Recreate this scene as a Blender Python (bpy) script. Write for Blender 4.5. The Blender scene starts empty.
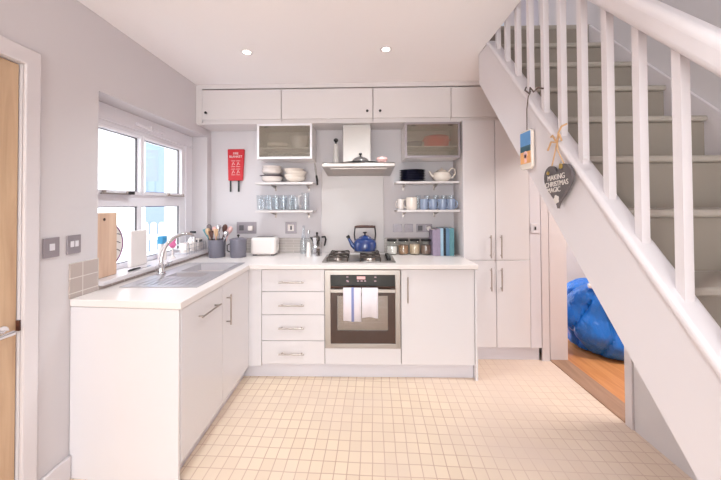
import bpy, bmesh, math, random
from mathutils import Vector, Matrix
random.seed(7)
S = bpy.context.scene
C = S.collection
PI = math.pi

# ------------------------------------------------------------------ camera, world, exposure
F, PSI, TH, CX, CY, CH, ROLL = 321.27, 0.0236, 0.0154, 354.53, 198.29, 1.3876, -0.0048
cd = bpy.data.cameras.new('camera')
cam = bpy.data.objects.new('camera', cd); C.objects.link(cam)
cd.sensor_width = 36; cd.lens = F / 721 * 36
cd.shift_x = (360.5 - CX) / 721; cd.shift_y = -(240 - CY) / 721
cd.clip_start = 0.05
cam.matrix_world = (Matrix.Translation((0, 0, CH)) @ Matrix.Rotation(PSI, 4, 'Z')
                    @ Matrix.Rotation(PI / 2 + TH, 4, 'X') @ Matrix.Rotation(ROLL, 4, 'Z'))
S.camera = cam
S.view_settings.view_transform = 'Standard'; S.view_settings.look = 'None'
S.view_settings.gamma = 1; S.view_settings.use_curve_mapping = False
S.view_settings.exposure = 0.62
S.cycles.max_bounces = 10; S.cycles.diffuse_bounces = 6; S.cycles.glossy_bounces = 5
S.cycles.transmission_bounces = 8; S.cycles.transparent_max_bounces = 16
S.cycles.caustics_refractive = False; S.cycles.sample_clamp_indirect = 6

w = bpy.data.worlds.new('sky'); S.world = w; w.use_nodes = True
bg = w.node_tree.nodes['Background']
bg.inputs['Color'].default_value = (0.93, 0.975, 1.0, 1); bg.inputs['Strength'].default_value = 3.2

def area(name, loc, rot, sx, sy, power, col, spread=PI):
    d = bpy.data.lights.new(name, 'AREA'); d.shape = 'RECTANGLE'; d.size = sx; d.size_y = sy
    d.energy = power; d.color = col; d.spread = spread
    o = bpy.data.objects.new(name, d); C.objects.link(o); o.location = loc; o.rotation_euler = rot
    return o
# fill light added behind the camera, set in an assumed glazed opening
area('rear_fill', (-0.3, -4.35, 1.3), (PI / 2, 0, 0), 2.4, 2.0, 60, (0.90, 0.98, 1.0))
# lamps without fixtures, added to light the upstairs landing and the hall
area('landing_fill', (0.4, 2.5, 4.85), (0, 0, 0), 0.5, 0.5, 13, (1.0, 0.95, 0.9))
area('hall_fill', (2.6, 2.0, 2.38), (0, 0, 0), 0.5, 0.5, 30, (1.0, 0.94, 0.88))

# ------------------------------------------------------------------ materials
def lin(c):
    return tuple(((v / 255) / 12.92 if v / 255 <= 0.04045 else ((v / 255 + 0.055) / 1.055) ** 2.4) for v in c) + (1,)
def mat(name, rgb, rough=0.5, metal=0.0, noise=0.03, scale=6.0, bump=0.0, coat=0.0, emit=None, estr=0, bdist=.01, stretch=None):
    m = bpy.data.materials.new(name); m.use_nodes = True
    nt = m.node_tree; b = nt.nodes['Principled BSDF']
    b.inputs['Roughness'].default_value = rough; b.inputs['Metallic'].default_value = metal
    b.inputs['Coat Weight'].default_value = coat
    col = lin(rgb)
    tc = nt.nodes.new('ShaderNodeTexCoord'); mp = nt.nodes.new('ShaderNodeMapping')
    nt.links.new(tc.outputs['Object'], mp.inputs['Vector'])
    if stretch: mp.inputs['Scale'].default_value = stretch
    nz = nt.nodes.new('ShaderNodeTexNoise'); nz.inputs['Scale'].default_value = scale
    nz.inputs['Detail'].default_value = 4
    nt.links.new(mp.outputs['Vector'], nz.inputs['Vector'])
    mx = nt.nodes.new('ShaderNodeMix'); mx.data_type = 'RGBA'
    mx.inputs[6].default_value = tuple(max(0, v * (1 - noise)) for v in col[:3]) + (1,)
    mx.inputs[7].default_value = tuple(min(1, v * (1 + noise)) for v in col[:3]) + (1,)
    nt.links.new(nz.outputs['Fac'], mx.inputs[0]); nt.links.new(mx.outputs[2], b.inputs['Base Color'])
    if bump:
        bp = nt.nodes.new('ShaderNodeBump'); bp.inputs['Strength'].default_value = bump
        bp.inputs['Distance'].default_value = bdist
        nt.links.new(nz.outputs['Fac'], bp.inputs['Height']); nt.links.new(bp.outputs['Normal'], b.inputs['Normal'])
    if emit:
        b.inputs['Emission Color'].default_value = lin(emit); b.inputs['Emission Strength'].default_value = estr
    return m
def glass_mat(name, tint=(1, 1, 1), ior=1.45, base=0.04, gl=1.0):
    m = bpy.data.materials.new(name); m.use_nodes = True; nt = m.node_tree; nt.nodes.clear()
    o = nt.nodes.new('ShaderNodeOutputMaterial'); t = nt.nodes.new('ShaderNodeBsdfTransparent')
    t.inputs['Color'].default_value = tint + (1,)
    g = nt.nodes.new('ShaderNodeBsdfGlossy'); g.inputs['Roughness'].default_value = 0.03
    g.inputs['Color'].default_value = (gl, gl, gl, 1)
    f = nt.nodes.new('ShaderNodeLayerWeight'); f.inputs['Blend'].default_value = .5
    pw = nt.nodes.new('ShaderNodeMath'); pw.operation = 'POWER'; pw.inputs[1].default_value = 4.5
    a = nt.nodes.new('ShaderNodeMath'); a.operation = 'MULTIPLY_ADD'; a.inputs[1].default_value = .85; a.inputs[2].default_value = base + .03; a.use_clamp = True
    nt.links.new(f.outputs['Facing'], pw.inputs[0])
    mx = nt.nodes.new('ShaderNodeMixShader')
    nt.links.new(pw.outputs[0], a.inputs[0]); nt.links.new(a.outputs[0], mx.inputs[0])
    nt.links.new(t.outputs[0], mx.inputs[1]); nt.links.new(g.outputs[0], mx.inputs[2]); nt.links.new(mx.outputs[0], o.inputs[0])
    return m
def frosted(name, rgb):
    m = bpy.data.materials.new(name); m.use_nodes = True; nt = m.node_tree; b = nt.nodes['Principled BSDF']
    b.inputs['Base Color'].default_value = lin(rgb); b.inputs['Roughness'].default_value = 0.25
    t = nt.nodes.new('ShaderNodeBsdfTransparent'); t.inputs['Color'].default_value = (.95, .94, .92, 1)
    mx = nt.nodes.new('ShaderNodeMixShader'); mx.inputs[0].default_value = .34; o = nt.nodes['Material Output']
    nt.links.new(t.outputs[0], mx.inputs[1]); nt.links.new(b.outputs[0], mx.inputs[2]); nt.links.new(mx.outputs[0], o.inputs[0])
    return m
def wood(name, c1, c2, scale=(1, 1, 1), rough=0.4, dist=3.0, ws=3.0):
    m = bpy.data.materials.new(name); m.use_nodes = True; nt = m.node_tree; b = nt.nodes['Principled BSDF']
    b.inputs['Roughness'].default_value = rough
    tc = nt.nodes.new('ShaderNodeTexCoord'); mp = nt.nodes.new('ShaderNodeMapping'); mp.inputs['Scale'].default_value = scale
    nz = nt.nodes.new('ShaderNodeTexNoise'); nz.inputs['Scale'].default_value = ws; nz.inputs['Detail'].default_value = 6
    nz.inputs['Distortion'].default_value = dist
    cr = nt.nodes.new('ShaderNodeValToRGB'); cr.color_ramp.elements[0].color = lin(c1); cr.color_ramp.elements[1].color = lin(c2)
    cr.color_ramp.elements[0].position = 0.3; cr.color_ramp.elements[1].position = 0.7
    nt.links.new(tc.outputs['Object'], mp.inputs[0]); nt.links.new(mp.outputs[0], nz.inputs['Vector'])
    nt.links.new(nz.outputs['Fac'], cr.inputs[0]); nt.links.new(cr.outputs[0], b.inputs['Base Color'])
    return m
def brickmat(name, c1, c2, mortar, bw, rh, ms, rough=0.4, offset=0.0, mapping=None, fade=None, wobble=0.0, bump=0.2, swap=None):
    m = bpy.data.materials.new(name); m.use_nodes = True; nt = m.node_tree; b = nt.nodes['Principled BSDF']
    b.inputs['Roughness'].default_value = rough
    N = nt.nodes.new; L = nt.links.new
    geo = N('ShaderNodeNewGeometry'); vec = geo.outputs['Position']
    if swap:   # choose which world axes run along the tiles
        sx = N('ShaderNodeSeparateXYZ'); L(vec, sx.inputs[0]); cx = N('ShaderNodeCombineXYZ')
        L(sx.outputs[swap[0]], cx.inputs[0]); L(sx.outputs[swap[1]], cx.inputs[1]); vec = cx.outputs[0]
    if mapping:
        mp = N('ShaderNodeMapping'); mp.inputs['Location'].default_value = mapping[0]; mp.inputs['Rotation'].default_value = (0, 0, mapping[1])
        L(vec, mp.inputs[0]); vec = mp.outputs[0]
    if wobble:
        nz = N('ShaderNodeTexNoise'); nz.inputs['Scale'].default_value = 3.2; L(vec, nz.inputs['Vector'])
        sb = N('ShaderNodeVectorMath'); sb.operation = 'SUBTRACT'; sb.inputs[1].default_value = (.5, .5, .5); L(nz.outputs['Color'], sb.inputs[0])
        sc = N('ShaderNodeVectorMath'); sc.operation = 'SCALE'; sc.inputs['Scale'].default_value = wobble; L(sb.outputs[0], sc.inputs[0])
        ad = N('ShaderNodeVectorMath'); ad.operation = 'ADD'; L(vec, ad.inputs[0]); L(sc.outputs[0], ad.inputs[1]); vec = ad.outputs[0]
    br = N('ShaderNodeTexBrick'); br.offset = offset; br.squash = 1
    br.inputs['Color1'].default_value = lin(c1); br.inputs['Color2'].default_value = lin(c2); br.inputs['Mortar'].default_value = lin(mortar)
    br.inputs['Scale'].default_value = 1; br.inputs['Brick Width'].default_value = bw; br.inputs['Row Height'].default_value = rh
    br.inputs['Mortar Size'].default_value = ms; br.inputs['Mortar Smooth'].default_value = 0.4
    L(vec, br.inputs['Vector']); col = br.outputs['Color']
    if fade:   # worn patches where the grout has almost the tile's own colour
        n2 = N('ShaderNodeTexNoise'); n2.inputs['Scale'].default_value = 1.7; n2.inputs['Detail'].default_value = 5; L(geo.outputs['Position'], n2.inputs['Vector'])
        sx = N('ShaderNodeSeparateXYZ'); L(geo.outputs['Position'], sx.inputs[0])
        mr = N('ShaderNodeMapRange'); mr.inputs[1].default_value = 0.25; mr.inputs[2].default_value = 1.15; L(sx.outputs[0], mr.inputs[0])
        m0 = N('ShaderNodeMath'); m0.operation = 'MULTIPLY'; m0.inputs[1].default_value = .5; L(mr.outputs[0], m0.inputs[0])
        r2 = N('ShaderNodeMapRange'); r2.inputs[1].default_value = 0.4; r2.inputs[2].default_value = 0.75; r2.inputs[4].default_value = .75; L(n2.outputs['Fac'], r2.inputs[0])
        aa = N('ShaderNodeMath'); aa.operation = 'ADD'; aa.use_clamp = True; L(m0.outputs[0], aa.inputs[0]); L(r2.outputs[0], aa.inputs[1])
        mx = N('ShaderNodeMix'); mx.data_type = 'RGBA'; mx.inputs[7].default_value = lin(fade)
        ml = N('ShaderNodeMath'); ml.operation = 'MULTIPLY'; ml.inputs[1].default_value = .9; L(aa.outputs[0], ml.inputs[0])
        L(ml.outputs[0], mx.inputs[0]); L(col, mx.inputs[6]); col = mx.outputs[2]
    L(col, b.inputs['Base Color'])
    bp = N('ShaderNodeBump'); bp.inputs['Strength'].default_value = bump; bp.inputs['Distance'].default_value = 0.003; bp.invert = True
    L(br.outputs['Fac'], bp.inputs['Height']); L(bp.outputs['Normal'], b.inputs['Normal'])
    return m

M = dict(
    wall=mat('wall_paint', (212, 207, 210), 0.75, noise=.015, scale=2),
    ceil=mat('ceiling_paint', (246, 242, 244), 0.8, noise=.01, scale=2),
    gloss=mat('white_gloss_cabinet', (226, 222, 225), 0.16, noise=.006, scale=1.5, coat=.3),
    matt=mat('white_satin_cabinet', (218, 212, 212), 0.35, noise=.008, scale=2),
    plinth=mat('pale_plinth', (222, 219, 226), 0.3, noise=.01),
    worktop=mat('white_laminate_worktop', (234, 227, 225), 0.28, noise=.012, scale=30),
    trim=mat('white_eggshell', (220, 214, 217), 0.3, noise=.01, scale=3),
    upvc=mat('white_upvc', (240, 238, 244), 0.25, noise=.005),
    steel=mat('brushed_steel', (172, 166, 162), 0.33, 1.0, noise=.05, scale=30, stretch=(1, 1, 12)),
    nickel=mat('satin_nickel', (178, 168, 162), 0.32, 1.0, noise=.04, scale=20),
    chrome=mat('chrome', (225, 225, 228), 0.08, 1.0, noise=.01),
    sink=mat('sink_steel', (205, 203, 208), 0.36, 0.85, noise=.05, scale=25),
    iron=mat('cast_iron', (78, 70, 66), 0.5, 0.4, noise=.1, scale=40, bump=.2),
    black=mat('black_plastic', (28, 26, 27), 0.35, noise=.1),
    blackgl=mat('black_glass', (10, 9, 10), 0.22, noise=.1),
    ovengl=mat('oven_glass', (70, 48, 40), 0.16, noise=.2, scale=8),
    ovenin=mat('oven_interior', (176, 165, 155), 0.25, noise=.12, scale=10, stretch=(1, 1, 9)),
    disp=mat('oven_display', (200, 140, 140), 0.3, emit=(235, 190, 190), estr=.35),
    mark=mat('panel_marks', (190, 160, 170), 0.4),
    glass=glass_mat('clear_glass', (.97, .985, .98), 1.25, .02),
    pane=glass_mat('window_glass', (.985, .99, 1), 1.2, 0.0),
    drink=glass_mat('drinking_glass', (.95, .965, .975), 1.22, .015),
    frost=frosted('smoked_frosted_glass', (150, 141, 128)),
    white=mat('white_ceramic', (240, 232, 228), 0.18, noise=.01, coat=.4),
    cream=mat('cream_ceramic', (236, 226, 216), 0.22, noise=.02, coat=.4),
    navy=mat('navy_ceramic', (30, 32, 58), 0.2, noise=.1, coat=.4),
    plum=mat('dark_plum_rim', (62, 44, 66), 0.3, noise=.1),
    bluemug=mat('pale_blue_ceramic', (146, 160, 186), 0.25, noise=.1, scale=14, coat=.4),
    kettle=mat('blue_enamel', (32, 60, 120), 0.12, noise=.08, scale=5, coat=.8),
    pot=mat('grey_enamel_pot', (128, 126, 138), 0.3, .35, noise=.05, scale=12),
    red=mat('red_vinyl', (205, 36, 48), 0.4, noise=.05),
    redpot=mat('red_orange_enamel', (236, 52, 24), 0.3, noise=.05),
    pink=mat('pink_rubber', (232, 120, 170), 0.4, noise=.05),
    palepink=mat('pale_pink_ceramic', (240, 196, 192), 0.3, noise=.03),
    cyan=mat('bright_blue_plastic', (70, 165, 215), 0.35, noise=.05),
    plate=mat('grey_metal_plate', (158, 150, 156), 0.35, .3, noise=.04, scale=20),
    dgrey=mat('dark_grey_insert', (88, 84, 88), 0.4, noise=.05),
    brownh=wood('dark_wood_handle', (52, 28, 22), (92, 52, 40), (1, 8, 8)),
    oak=wood('oak_door', (190, 156, 126), (212, 182, 150), (7, 7, 0.7), 0.4, 1.2, 2.6),
    board=wood('beech_board', (212, 174, 148), (234, 204, 180), (9, 9, 0.8), 0.5, 0.8, 2.5),
    utwood=wood('utensil_wood', (196, 156, 118), (228, 196, 160), (6, 6, 1), 0.5),
    darkwood=wood('dark_spoon_wood', (74, 44, 38), (110, 70, 58), (6, 6, 1), 0.5),
    hallfl=wood('hall_laminate', (196, 128, 74), (222, 158, 102), (6, 0.6, 1), 0.35, 1.0, 3.0),
    thresh=wood('threshold_wood', (150, 116, 94), (178, 142, 116), (6, 0.6, 1), 0.5, 1.0, 3.0),
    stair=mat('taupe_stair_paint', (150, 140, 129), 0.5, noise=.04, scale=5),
    nosing=mat('pale_stair_nosing', (174, 165, 155), 0.5, noise=.05, scale=7),  # treads and nosings, paler than the risers
    stairwall=mat('stairwell_paint', (212, 208, 210), 0.75, noise=.02),
    hallwall=mat('hall_paint', (205, 198, 196), 0.8, noise=.02),
    towel=mat('white_towel', (236, 230, 238), 0.9, noise=.03, scale=60, bump=.3),
    stripe=mat('blue_towel_stripe', (142, 150, 200), 0.9, noise=.05, scale=60, bump=.3),
    bag=mat('glossy_blue_fabric', (14, 108, 200), 0.3, noise=.12, scale=5, coat=.3, bump=1.0, bdist=.07, stretch=(1.6, 1, .7)),
    slate=mat('slate', (98, 91, 92), 0.7, noise=.25, scale=26, bump=.6),
    chalk=mat('chalk_white', (222, 214, 208), 0.8),
    raffia=mat('raffia', (208, 168, 126), 0.8, noise=.15, scale=40),
    twine=mat('dark_cord', (92, 78, 72), 0.8, noise=.1),
    brass=mat('gold_bead', (220, 190, 110), 0.3, .8),
    flour=mat('white_flour', (238, 230, 226), 0.9, noise=.03, scale=30),
    pasta=mat('brown_pasta', (158, 118, 88), 0.8, noise=.35, scale=60, bump=.5),
    oats=mat('pale_mixed_nuts', (200, 176, 150), 0.8, noise=.3, scale=70, bump=.5),
    coffee=mat('brown_beans', (140, 110, 96), 0.8, noise=.3, scale=70, bump=.5),
    render=mat('outside_white_render', (240, 240, 240), 0.8, noise=.02),
    bluehouse=mat('outside_blue_render', (130, 146, 176), 0.8, noise=.04),
    fence=mat('outside_white_fence', (244, 244, 244), 0.6, noise=.01),
    paving=mat('outside_paving', (200, 200, 198), 0.9, noise=.05, scale=3),
    upblue=mat('pale_blue_panel', (222, 234, 246), 0.6, noise=.03),
    lilac=mat('lilac_paint', (214, 210, 220), 0.7, noise=.02),
    lamp=mat('lamp_glow', (255, 250, 240), 0.4, emit=(255, 246, 232), estr=14),
    picblue=mat('painted_sky', (96, 148, 200), 0.5, noise=.15, scale=20),
    picteal=mat('painted_sea', (62, 98, 112), 0.5, noise=.2, scale=20),
    picsand=mat('painted_sand', (228, 168, 112), 0.5, noise=.15, scale=20),
    bk1=mat('lilac_book_cover', (150, 136, 158), 0.5, noise=.1, scale=25), bk2=mat('pale_blue_book_cover', (160, 192, 212), 0.5, noise=.1, scale=25),
    bk3=mat('black_book_cover', (34, 38, 48), 0.5, noise=.1), bk4=mat('slate_blue_book_cover', (96, 134, 166), 0.5, noise=.1, scale=25),
    bk5=mat('teal_book_cover', (98, 148, 156), 0.5, noise=.1, scale=25), paper=mat('book_pages', (232, 226, 214), 0.8),
    soil=mat('grey_bristle', (120, 110, 112), 0.8),
)
M['floor'] = brickmat('floor_tiles', (240, 220, 196), (233, 212, 188), (200, 166, 143), .0655, .079, .003, rough=.38,
                      mapping=((.02, .0, 0), math.radians(2.2)), fade=(226, 204, 190), wobble=.014)
M['tilew'] = brickmat('wall_tiles_left', (186, 173, 167), (179, 166, 160), (214, 207, 202), .1, .077, .003, rough=.2, swap=(1, 2), mapping=((-1.58, -.932, 0), 0))
M['tileb'] = brickmat('wall_tiles_back', (188, 180, 174), (180, 172, 168), (208, 201, 198), .15, .026, .0025, rough=.2, offset=.5, swap=(0, 2), mapping=((0, -.905, 0), 0))
M['clap'] = brickmat('white_clapboard', (244, 244, 246), (240, 241, 244), (205, 212, 222), 30, .12, .012, rough=.7, swap=(1, 2))

# ------------------------------------------------------------------ geometry helpers
def at(u, v, Y):
    """point seen at photo position (u, v) at room depth Y"""
    du, dv = u - CX, v - CY
    x = du * math.cos(ROLL) + dv * math.sin(ROLL); y = -du * math.sin(ROLL) + dv * math.cos(ROLL)
    X, Yd, Z = x / F, 1.0, -y / F
    Yd, Z = Yd * math.cos(TH) - Z * math.sin(TH), Yd * math.sin(TH) + Z * math.cos(TH)
    X, Yd = X * math.cos(PSI) - Yd * math.sin(PSI), X * math.sin(PSI) + Yd * math.cos(PSI)
    t = Y / Yd
    return Vector((X * t, Y, CH + Z * t))

class MB:
    def __init__(s): s.bm = bmesh.new()
    def v(s, p): return s.bm.verts.new(p)
    def f(s, vs):
        try: return s.bm.faces.new(vs)
        except ValueError: return None
    def box(s, x0, x1, y0, y1, z0, z1):
        x0, x1 = sorted((x0, x1)); y0, y1 = sorted((y0, y1)); z0, z1 = sorted((z0, z1))
        p = [s.v((x, y, z)) for z in (z0, z1) for y in (y0, y1) for x in (x0, x1)]
        for q in ((0, 2, 3, 1), (4, 5, 7, 6), (0, 1, 5, 4), (2, 6, 7, 3), (0, 4, 6, 2), (1, 3, 7, 5)): s.f([p[i] for i in q])
        return s
    def prism(s, pts, axis, a0, a1):
        def P(q, a): return {'x': (a, q[0], q[1]), 'y': (q[0], a, q[1]), 'z': (q[0], q[1], a)}[axis]
        A = [s.v(P(q, a0)) for q in pts]; B = [s.v(P(q, a1)) for q in pts]
        s.f(A); s.f(B[::-1])
        for i in range(len(pts)):
            j = (i + 1) % len(pts); s.f((A[i], A[j], B[j], B[i]))
        return s
    def lathe(s, prof, c=(0, 0, 0), n=28, axis='z', sx=1, sy=1):
        c = Vector(c); rings = []
        for r, h in prof:
            if r < 1e-6:
                p = (0, 0, h); rings.append([s.v(c + s.ax(p, axis))])
            else:
                rings.append([s.v(c + s.ax((r * math.cos(2 * PI * k / n) * sx, r * math.sin(2 * PI * k / n) * sy, h), axis)) for k in range(n)])
        for a, b in zip(rings, rings[1:]):
            for k in range(n):
                j = (k + 1) % n
                if len(a) == 1 and len(b) == 1: continue
                if len(a) == 1: s.f((a[0], b[k], b[j]))
                elif len(b) == 1: s.f((a[k], a[j], b[0]))
                else: s.f((a[k], a[j], b[j], b[k]))
        for R in (rings[0], rings[-1]):
            if len(R) > 1 and prof[0] != prof[-1]: s.f(R)
        return s
    @staticmethod
    def ax(p, axis):
        return Vector({'z': p, 'y': (p[0], p[2], p[1]), 'x': (p[2], p[0], p[1])}[axis])
    def cyl(s, c, r, h, axis='z', n=24): return s.lathe([(r, 0), (r, h)], c, n, axis)
    def tube(s, pts, r, n=10, closed=False):
        pts = [Vector(p) for p in pts]; rs = r if isinstance(r, (list, tuple)) else [r] * len(pts)
        m = len(pts); rings = []; up = None
        for i, p in enumerate(pts):
            a = pts[(i - 1) % m] if (i or closed) else p; b = pts[(i + 1) % m] if (i < m - 1 or closed) else p
            t = (b - a).normalized()
            if up is None: up = t.orthogonal().normalized()
            up = (up - t * up.dot(t))
            up = up.normalized() if up.length > 1e-6 else t.orthogonal().normalized()
            w_ = t.cross(up)
            rings.append([s.v(p + (up * math.cos(2 * PI * k / n) + w_ * math.sin(2 * PI * k / n)) * rs[i]) for k in range(n)])
        for i in range(m if closed else m - 1):
            a, b = rings[i], rings[(i + 1) % m]
            for k in range(n): j = (k + 1) % n; s.f((a[k], a[j], b[j], b[k]))
        if not closed: s.f(rings[0][::-1]); s.f(rings[-1])
        return s
    def slab(s, us, vs, keep, axis, a0, a1):
        """a flat slab made of the kept cells of a grid, with its openings"""
        def P(u, v, a): return {'x': (a, u, v), 'y': (u, a, v), 'z': (u, v, a)}[axis]
        A, B = {}, {}
        def g(D, i, j, a):
            if (i, j) not in D: D[(i, j)] = s.v(P(us[i], vs[j], a))
            return D[(i, j)]
        K = lambda i, j: 0 <= i < len(us) - 1 and 0 <= j < len(vs) - 1 and keep((us[i] + us[i + 1]) / 2, (vs[j] + vs[j + 1]) / 2)
        for i in range(len(us) - 1):
            for j in range(len(vs) - 1):
                if not K(i, j): continue
                q = [(i, j), (i + 1, j), (i + 1, j + 1), (i, j + 1)]
                s.f([g(A, *t, a0) for t in q]); s.f([g(B, *t, a1) for t in q][::-1])
                for (di, dj), (e, h) in (((0, -1), (0, 1)), ((1, 0), (1, 2)), ((0, 1), (2, 3)), ((-1, 0), (3, 0))):
                    if not K(i + di, j + dj): s.f((g(A, *q[e], a0), g(A, *q[h], a0), g(B, *q[h], a1), g(B, *q[e], a1)))
        return s

def root_of(o):
    while o.parent: o = o.parent
    return o
def build(name, mb, material, parent=None, world=True, bevel=0, smooth=False, sub=0, seg=2, label=None, solid=0):
    bm = mb.bm
    bmesh.ops.recalc_face_normals(bm, faces=bm.faces)
    if parent is not None and world:
        bmesh.ops.translate(bm, verts=bm.verts, vec=-root_of(parent).location)
    me = bpy.data.meshes.new(name); bm.to_mesh(me); bm.free()
    o = bpy.data.objects.new(name, me); C.objects.link(o); me.materials.append(material)
    if parent is not None: o.parent = parent
    if solid:
        md = o.modifiers.new('solid', 'SOLIDIFY'); md.thickness = solid; md.offset = 0
    if bevel:
        md = o.modifiers.new('bevel', 'BEVEL'); md.width = bevel; md.segments = seg; md.limit_method = 'ANGLE'; md.angle_limit = math.radians(35)
        md.harden_normals = False
    if sub:
        md = o.modifiers.new('sub', 'SUBSURF'); md.levels = md.render_levels = sub
    if smooth or bevel:
        me.shade_smooth()
        if not sub: me.set_sharp_from_angle(angle=math.radians(38))
    if label: o['label'] = label
    return o
def thing(name, label, cat, loc=(0, 0, 0), group=None, rz=0):
    o = bpy.data.objects.new(name, None); C.objects.link(o); o.location = loc; o.rotation_euler = (0, 0, rz)
    o.empty_display_size = .05; o['label'] = label; o['category'] = cat
    if group: o['group'] = group
    return o
def tag(o, label, cat, group=None):
    o['label'] = label; o['category'] = cat
    if group: o['group'] = group
    return o
def single(name, mb, material, label, cat, group=None, loc=None, rz=0, **k):
    """a thing that is one mesh; its origin is put at its base"""
    xs = [v.co for v in mb.bm.verts]
    if loc is None:
        c = Vector(((min(p.x for p in xs) + max(p.x for p in xs)) / 2, (min(p.y for p in xs) + max(p.y for p in xs)) / 2, min(p.z for p in xs)))
        bmesh.ops.translate(mb.bm, verts=mb.bm.verts, vec=-c)
    else: c = loc
    o = build(name, mb, material, None, **k); o.location = c; o.rotation_euler = (0, 0, rz)
    return tag(o, label, cat, group)
def struct(name, mb, material, **k):
    o = build(name, mb, material, **k); o['kind'] = 'structure'; return o
def dup(o, loc, label=None, rz=None, parent=None):
    def cp(q, par):
        n = q.copy(); C.objects.link(n)
        if par is not None: n.parent = par
        for ch in list(q.children): cp(ch, n)
        return n
    r = cp(o, parent)
    r.location = loc
    if rz is not None: r.rotation_euler = (0, 0, rz)
    if label: r['label'] = label
    return r

# ------------------------------------------------------------------ the room
YB, XL, XR, ZC = 3.149, -1.495, 1.645, 2.464
YR = -4.3                       # wall behind the camera
YW = 2.525                      # front edge of the back worktop
struct('floor', MB().box(XL - .3, XR, YR - .1, YB + .1, -.08, 0), M['floor'])
# left wall with the window opening and the door opening
WY0, WY1, WZ0, WZ1 = 1.783, 3.065, .95, 2.035
DY0, DY1, DZ = .56, 1.375, 2.01
struct('wall_left', MB().slab([YR - .1, DY0, DY1, WY0, WY1, YB + .12], [-.08, 0, WZ0, DZ, WZ1, ZC + .1],
       lambda y, z: not (WY0 < y < WY1 and WZ0 < z < WZ1) and not (DY0 < y < DY1 and 0 < z < DZ), 'x', XL - .27, XL), M['wall'])
struct('wall_back', MB().box(XL - .2, XR + .15, YB, YB + .12, -.08, 2.464), M['wall'])
OY0, OY1, OZ = 2.065, 2.89, 1.98
struct('wall_right', MB().slab([YR - .1, OY0, OY1, YB], [-.08, 0, OZ, 5.0],
       lambda y, z: not (OY0 < y < OY1 and 0 < z < OZ), 'x', XR, XR + .15), M['stairwall'])
struct('wall_rear', MB().slab([XL - .2, -1.4, .9, XR + .15], [-.08, .3, 2.3, 5.0], lambda x, z: not (-1.4 < x < .9 and .3 < z < 2.3), 'y', YR - .12, YR), M['wall'])
t = thing('window_2', 'white framed glazed doors added behind the camera around the fill light', 'window', (-.45, YR - .06, .3)); t['kind'] = 'structure'  # unseen doors, added as the opening for the rear fill light
build('window_frame', MB().slab([-1.4, -1.34, -.28, -.22, .84, .9], [.3, .36, 2.24, 2.3],
      lambda x, z: not ((-1.34 < x < -.28 or -.22 < x < .84) and .36 < z < 2.24), 'y', YR - .1, YR - .04), M['upvc'], t, bevel=.004)
# ceiling and upstairs floor with the stairwell opening
EX = .8515
struct('ceiling', MB().slab([XL - .2, EX, XR], [YR - .1, -.7, 2.34, YB], lambda x, y: not (x > EX and -.7 < y < 2.34), 'z', ZC, 2.64), M['ceil'])
struct('trim_1', MB().box(EX, XR, 2.315, 2.45, 2.628, 2.66), M['nosing'], bevel=.008)   # landing nosing
struct('wall_landing_back', MB().box(-.6, XR, 3.0, 3.08, 2.64, 5.0), M['lilac'])
struct('wall_landing_left', MB().box(-.62, -.55, YR, 3.0, 2.64, 5.0), M['lilac'])
struct('ceiling_landing', MB().box(-.62, XR + .15, YR - .1, 3.08, 5.0, 5.06), M['ceil'])
t = thing('door_2', 'white upstairs door', 'door', (1.0, 2.98, 2.66)); t['kind'] = 'structure'
build('door_panel', MB().box(.86, 1.34, 2.965, 2.995, 2.665, 4.6), M['upblue'], t, bevel=.004)
build('door_frame', MB().box(.79, .86, 2.95, 2.998, 2.665, 4.66).box(1.34, 1.41, 2.95, 2.998, 2.665, 4.66).box(.86, 1.34, 2.95, 2.998, 4.6, 4.66).box(1.08, 1.12, 2.955, 2.967, 2.665, 4.6), M['trim'], t, bevel=.004)

# baseboards
struct('baseboard_left', MB().box(XL, XL + .018, DY1 + .07, 1.612, 0, .12), M['trim'], bevel=.006)
# doorway trim on the right wall
struct('trim_2', MB().box(XR - .012, XR + .002, OY0 - .055, OY0, 0, OZ + .05).box(XR - .012, XR + .002, OY1, OY1 + .055, 0, OZ + .05)
       .box(XR - .012, XR + .002, OY0, OY1, OZ, OZ + .05), M['trim'], bevel=.003)
struct('trim_3', MB().box(XR, XR + .15, OY1 - .012, OY1, 0, OZ).box(XR, XR + .15, OY0, OY0 + .012, 0, OZ).box(XR, XR + .15, OY0, OY1, OZ - .012, OZ), M['trim'])
struct('trim_4', MB().box(XR - .004, XR + .15, OY0 + .012, OY1 - .012, -.02, .008), M['thresh'], bevel=.003)

# hall beyond the doorway
HX0, HX1, HY0, HY1 = XR + .15, 3.35, .4, 3.75
struct('floor_hall', MB().box(HX0, HX1, HY0, HY1, -.08, .004), M['hallfl'])
struct('wall_hall_back', MB().box(HX0 - .14, HX1, HY1, HY1 + .1, -.08, 2.44), M['hallwall'])
struct('wall_hall_right', MB().box(HX1, HX1 + .1, HY0, HY1 + .1, -.08, 2.44), M['hallwall'])
struct('wall_hall_front', MB().box(HX0, HX1, HY0 - .1, HY0, -.08, 2.44), M['hallwall'])
struct('ceiling_hall', MB().box(HX0 - .1, HX1 + .1, HY0 - .1, HY1 + .1, 2.44, 2.5), M['ceil'])

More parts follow.
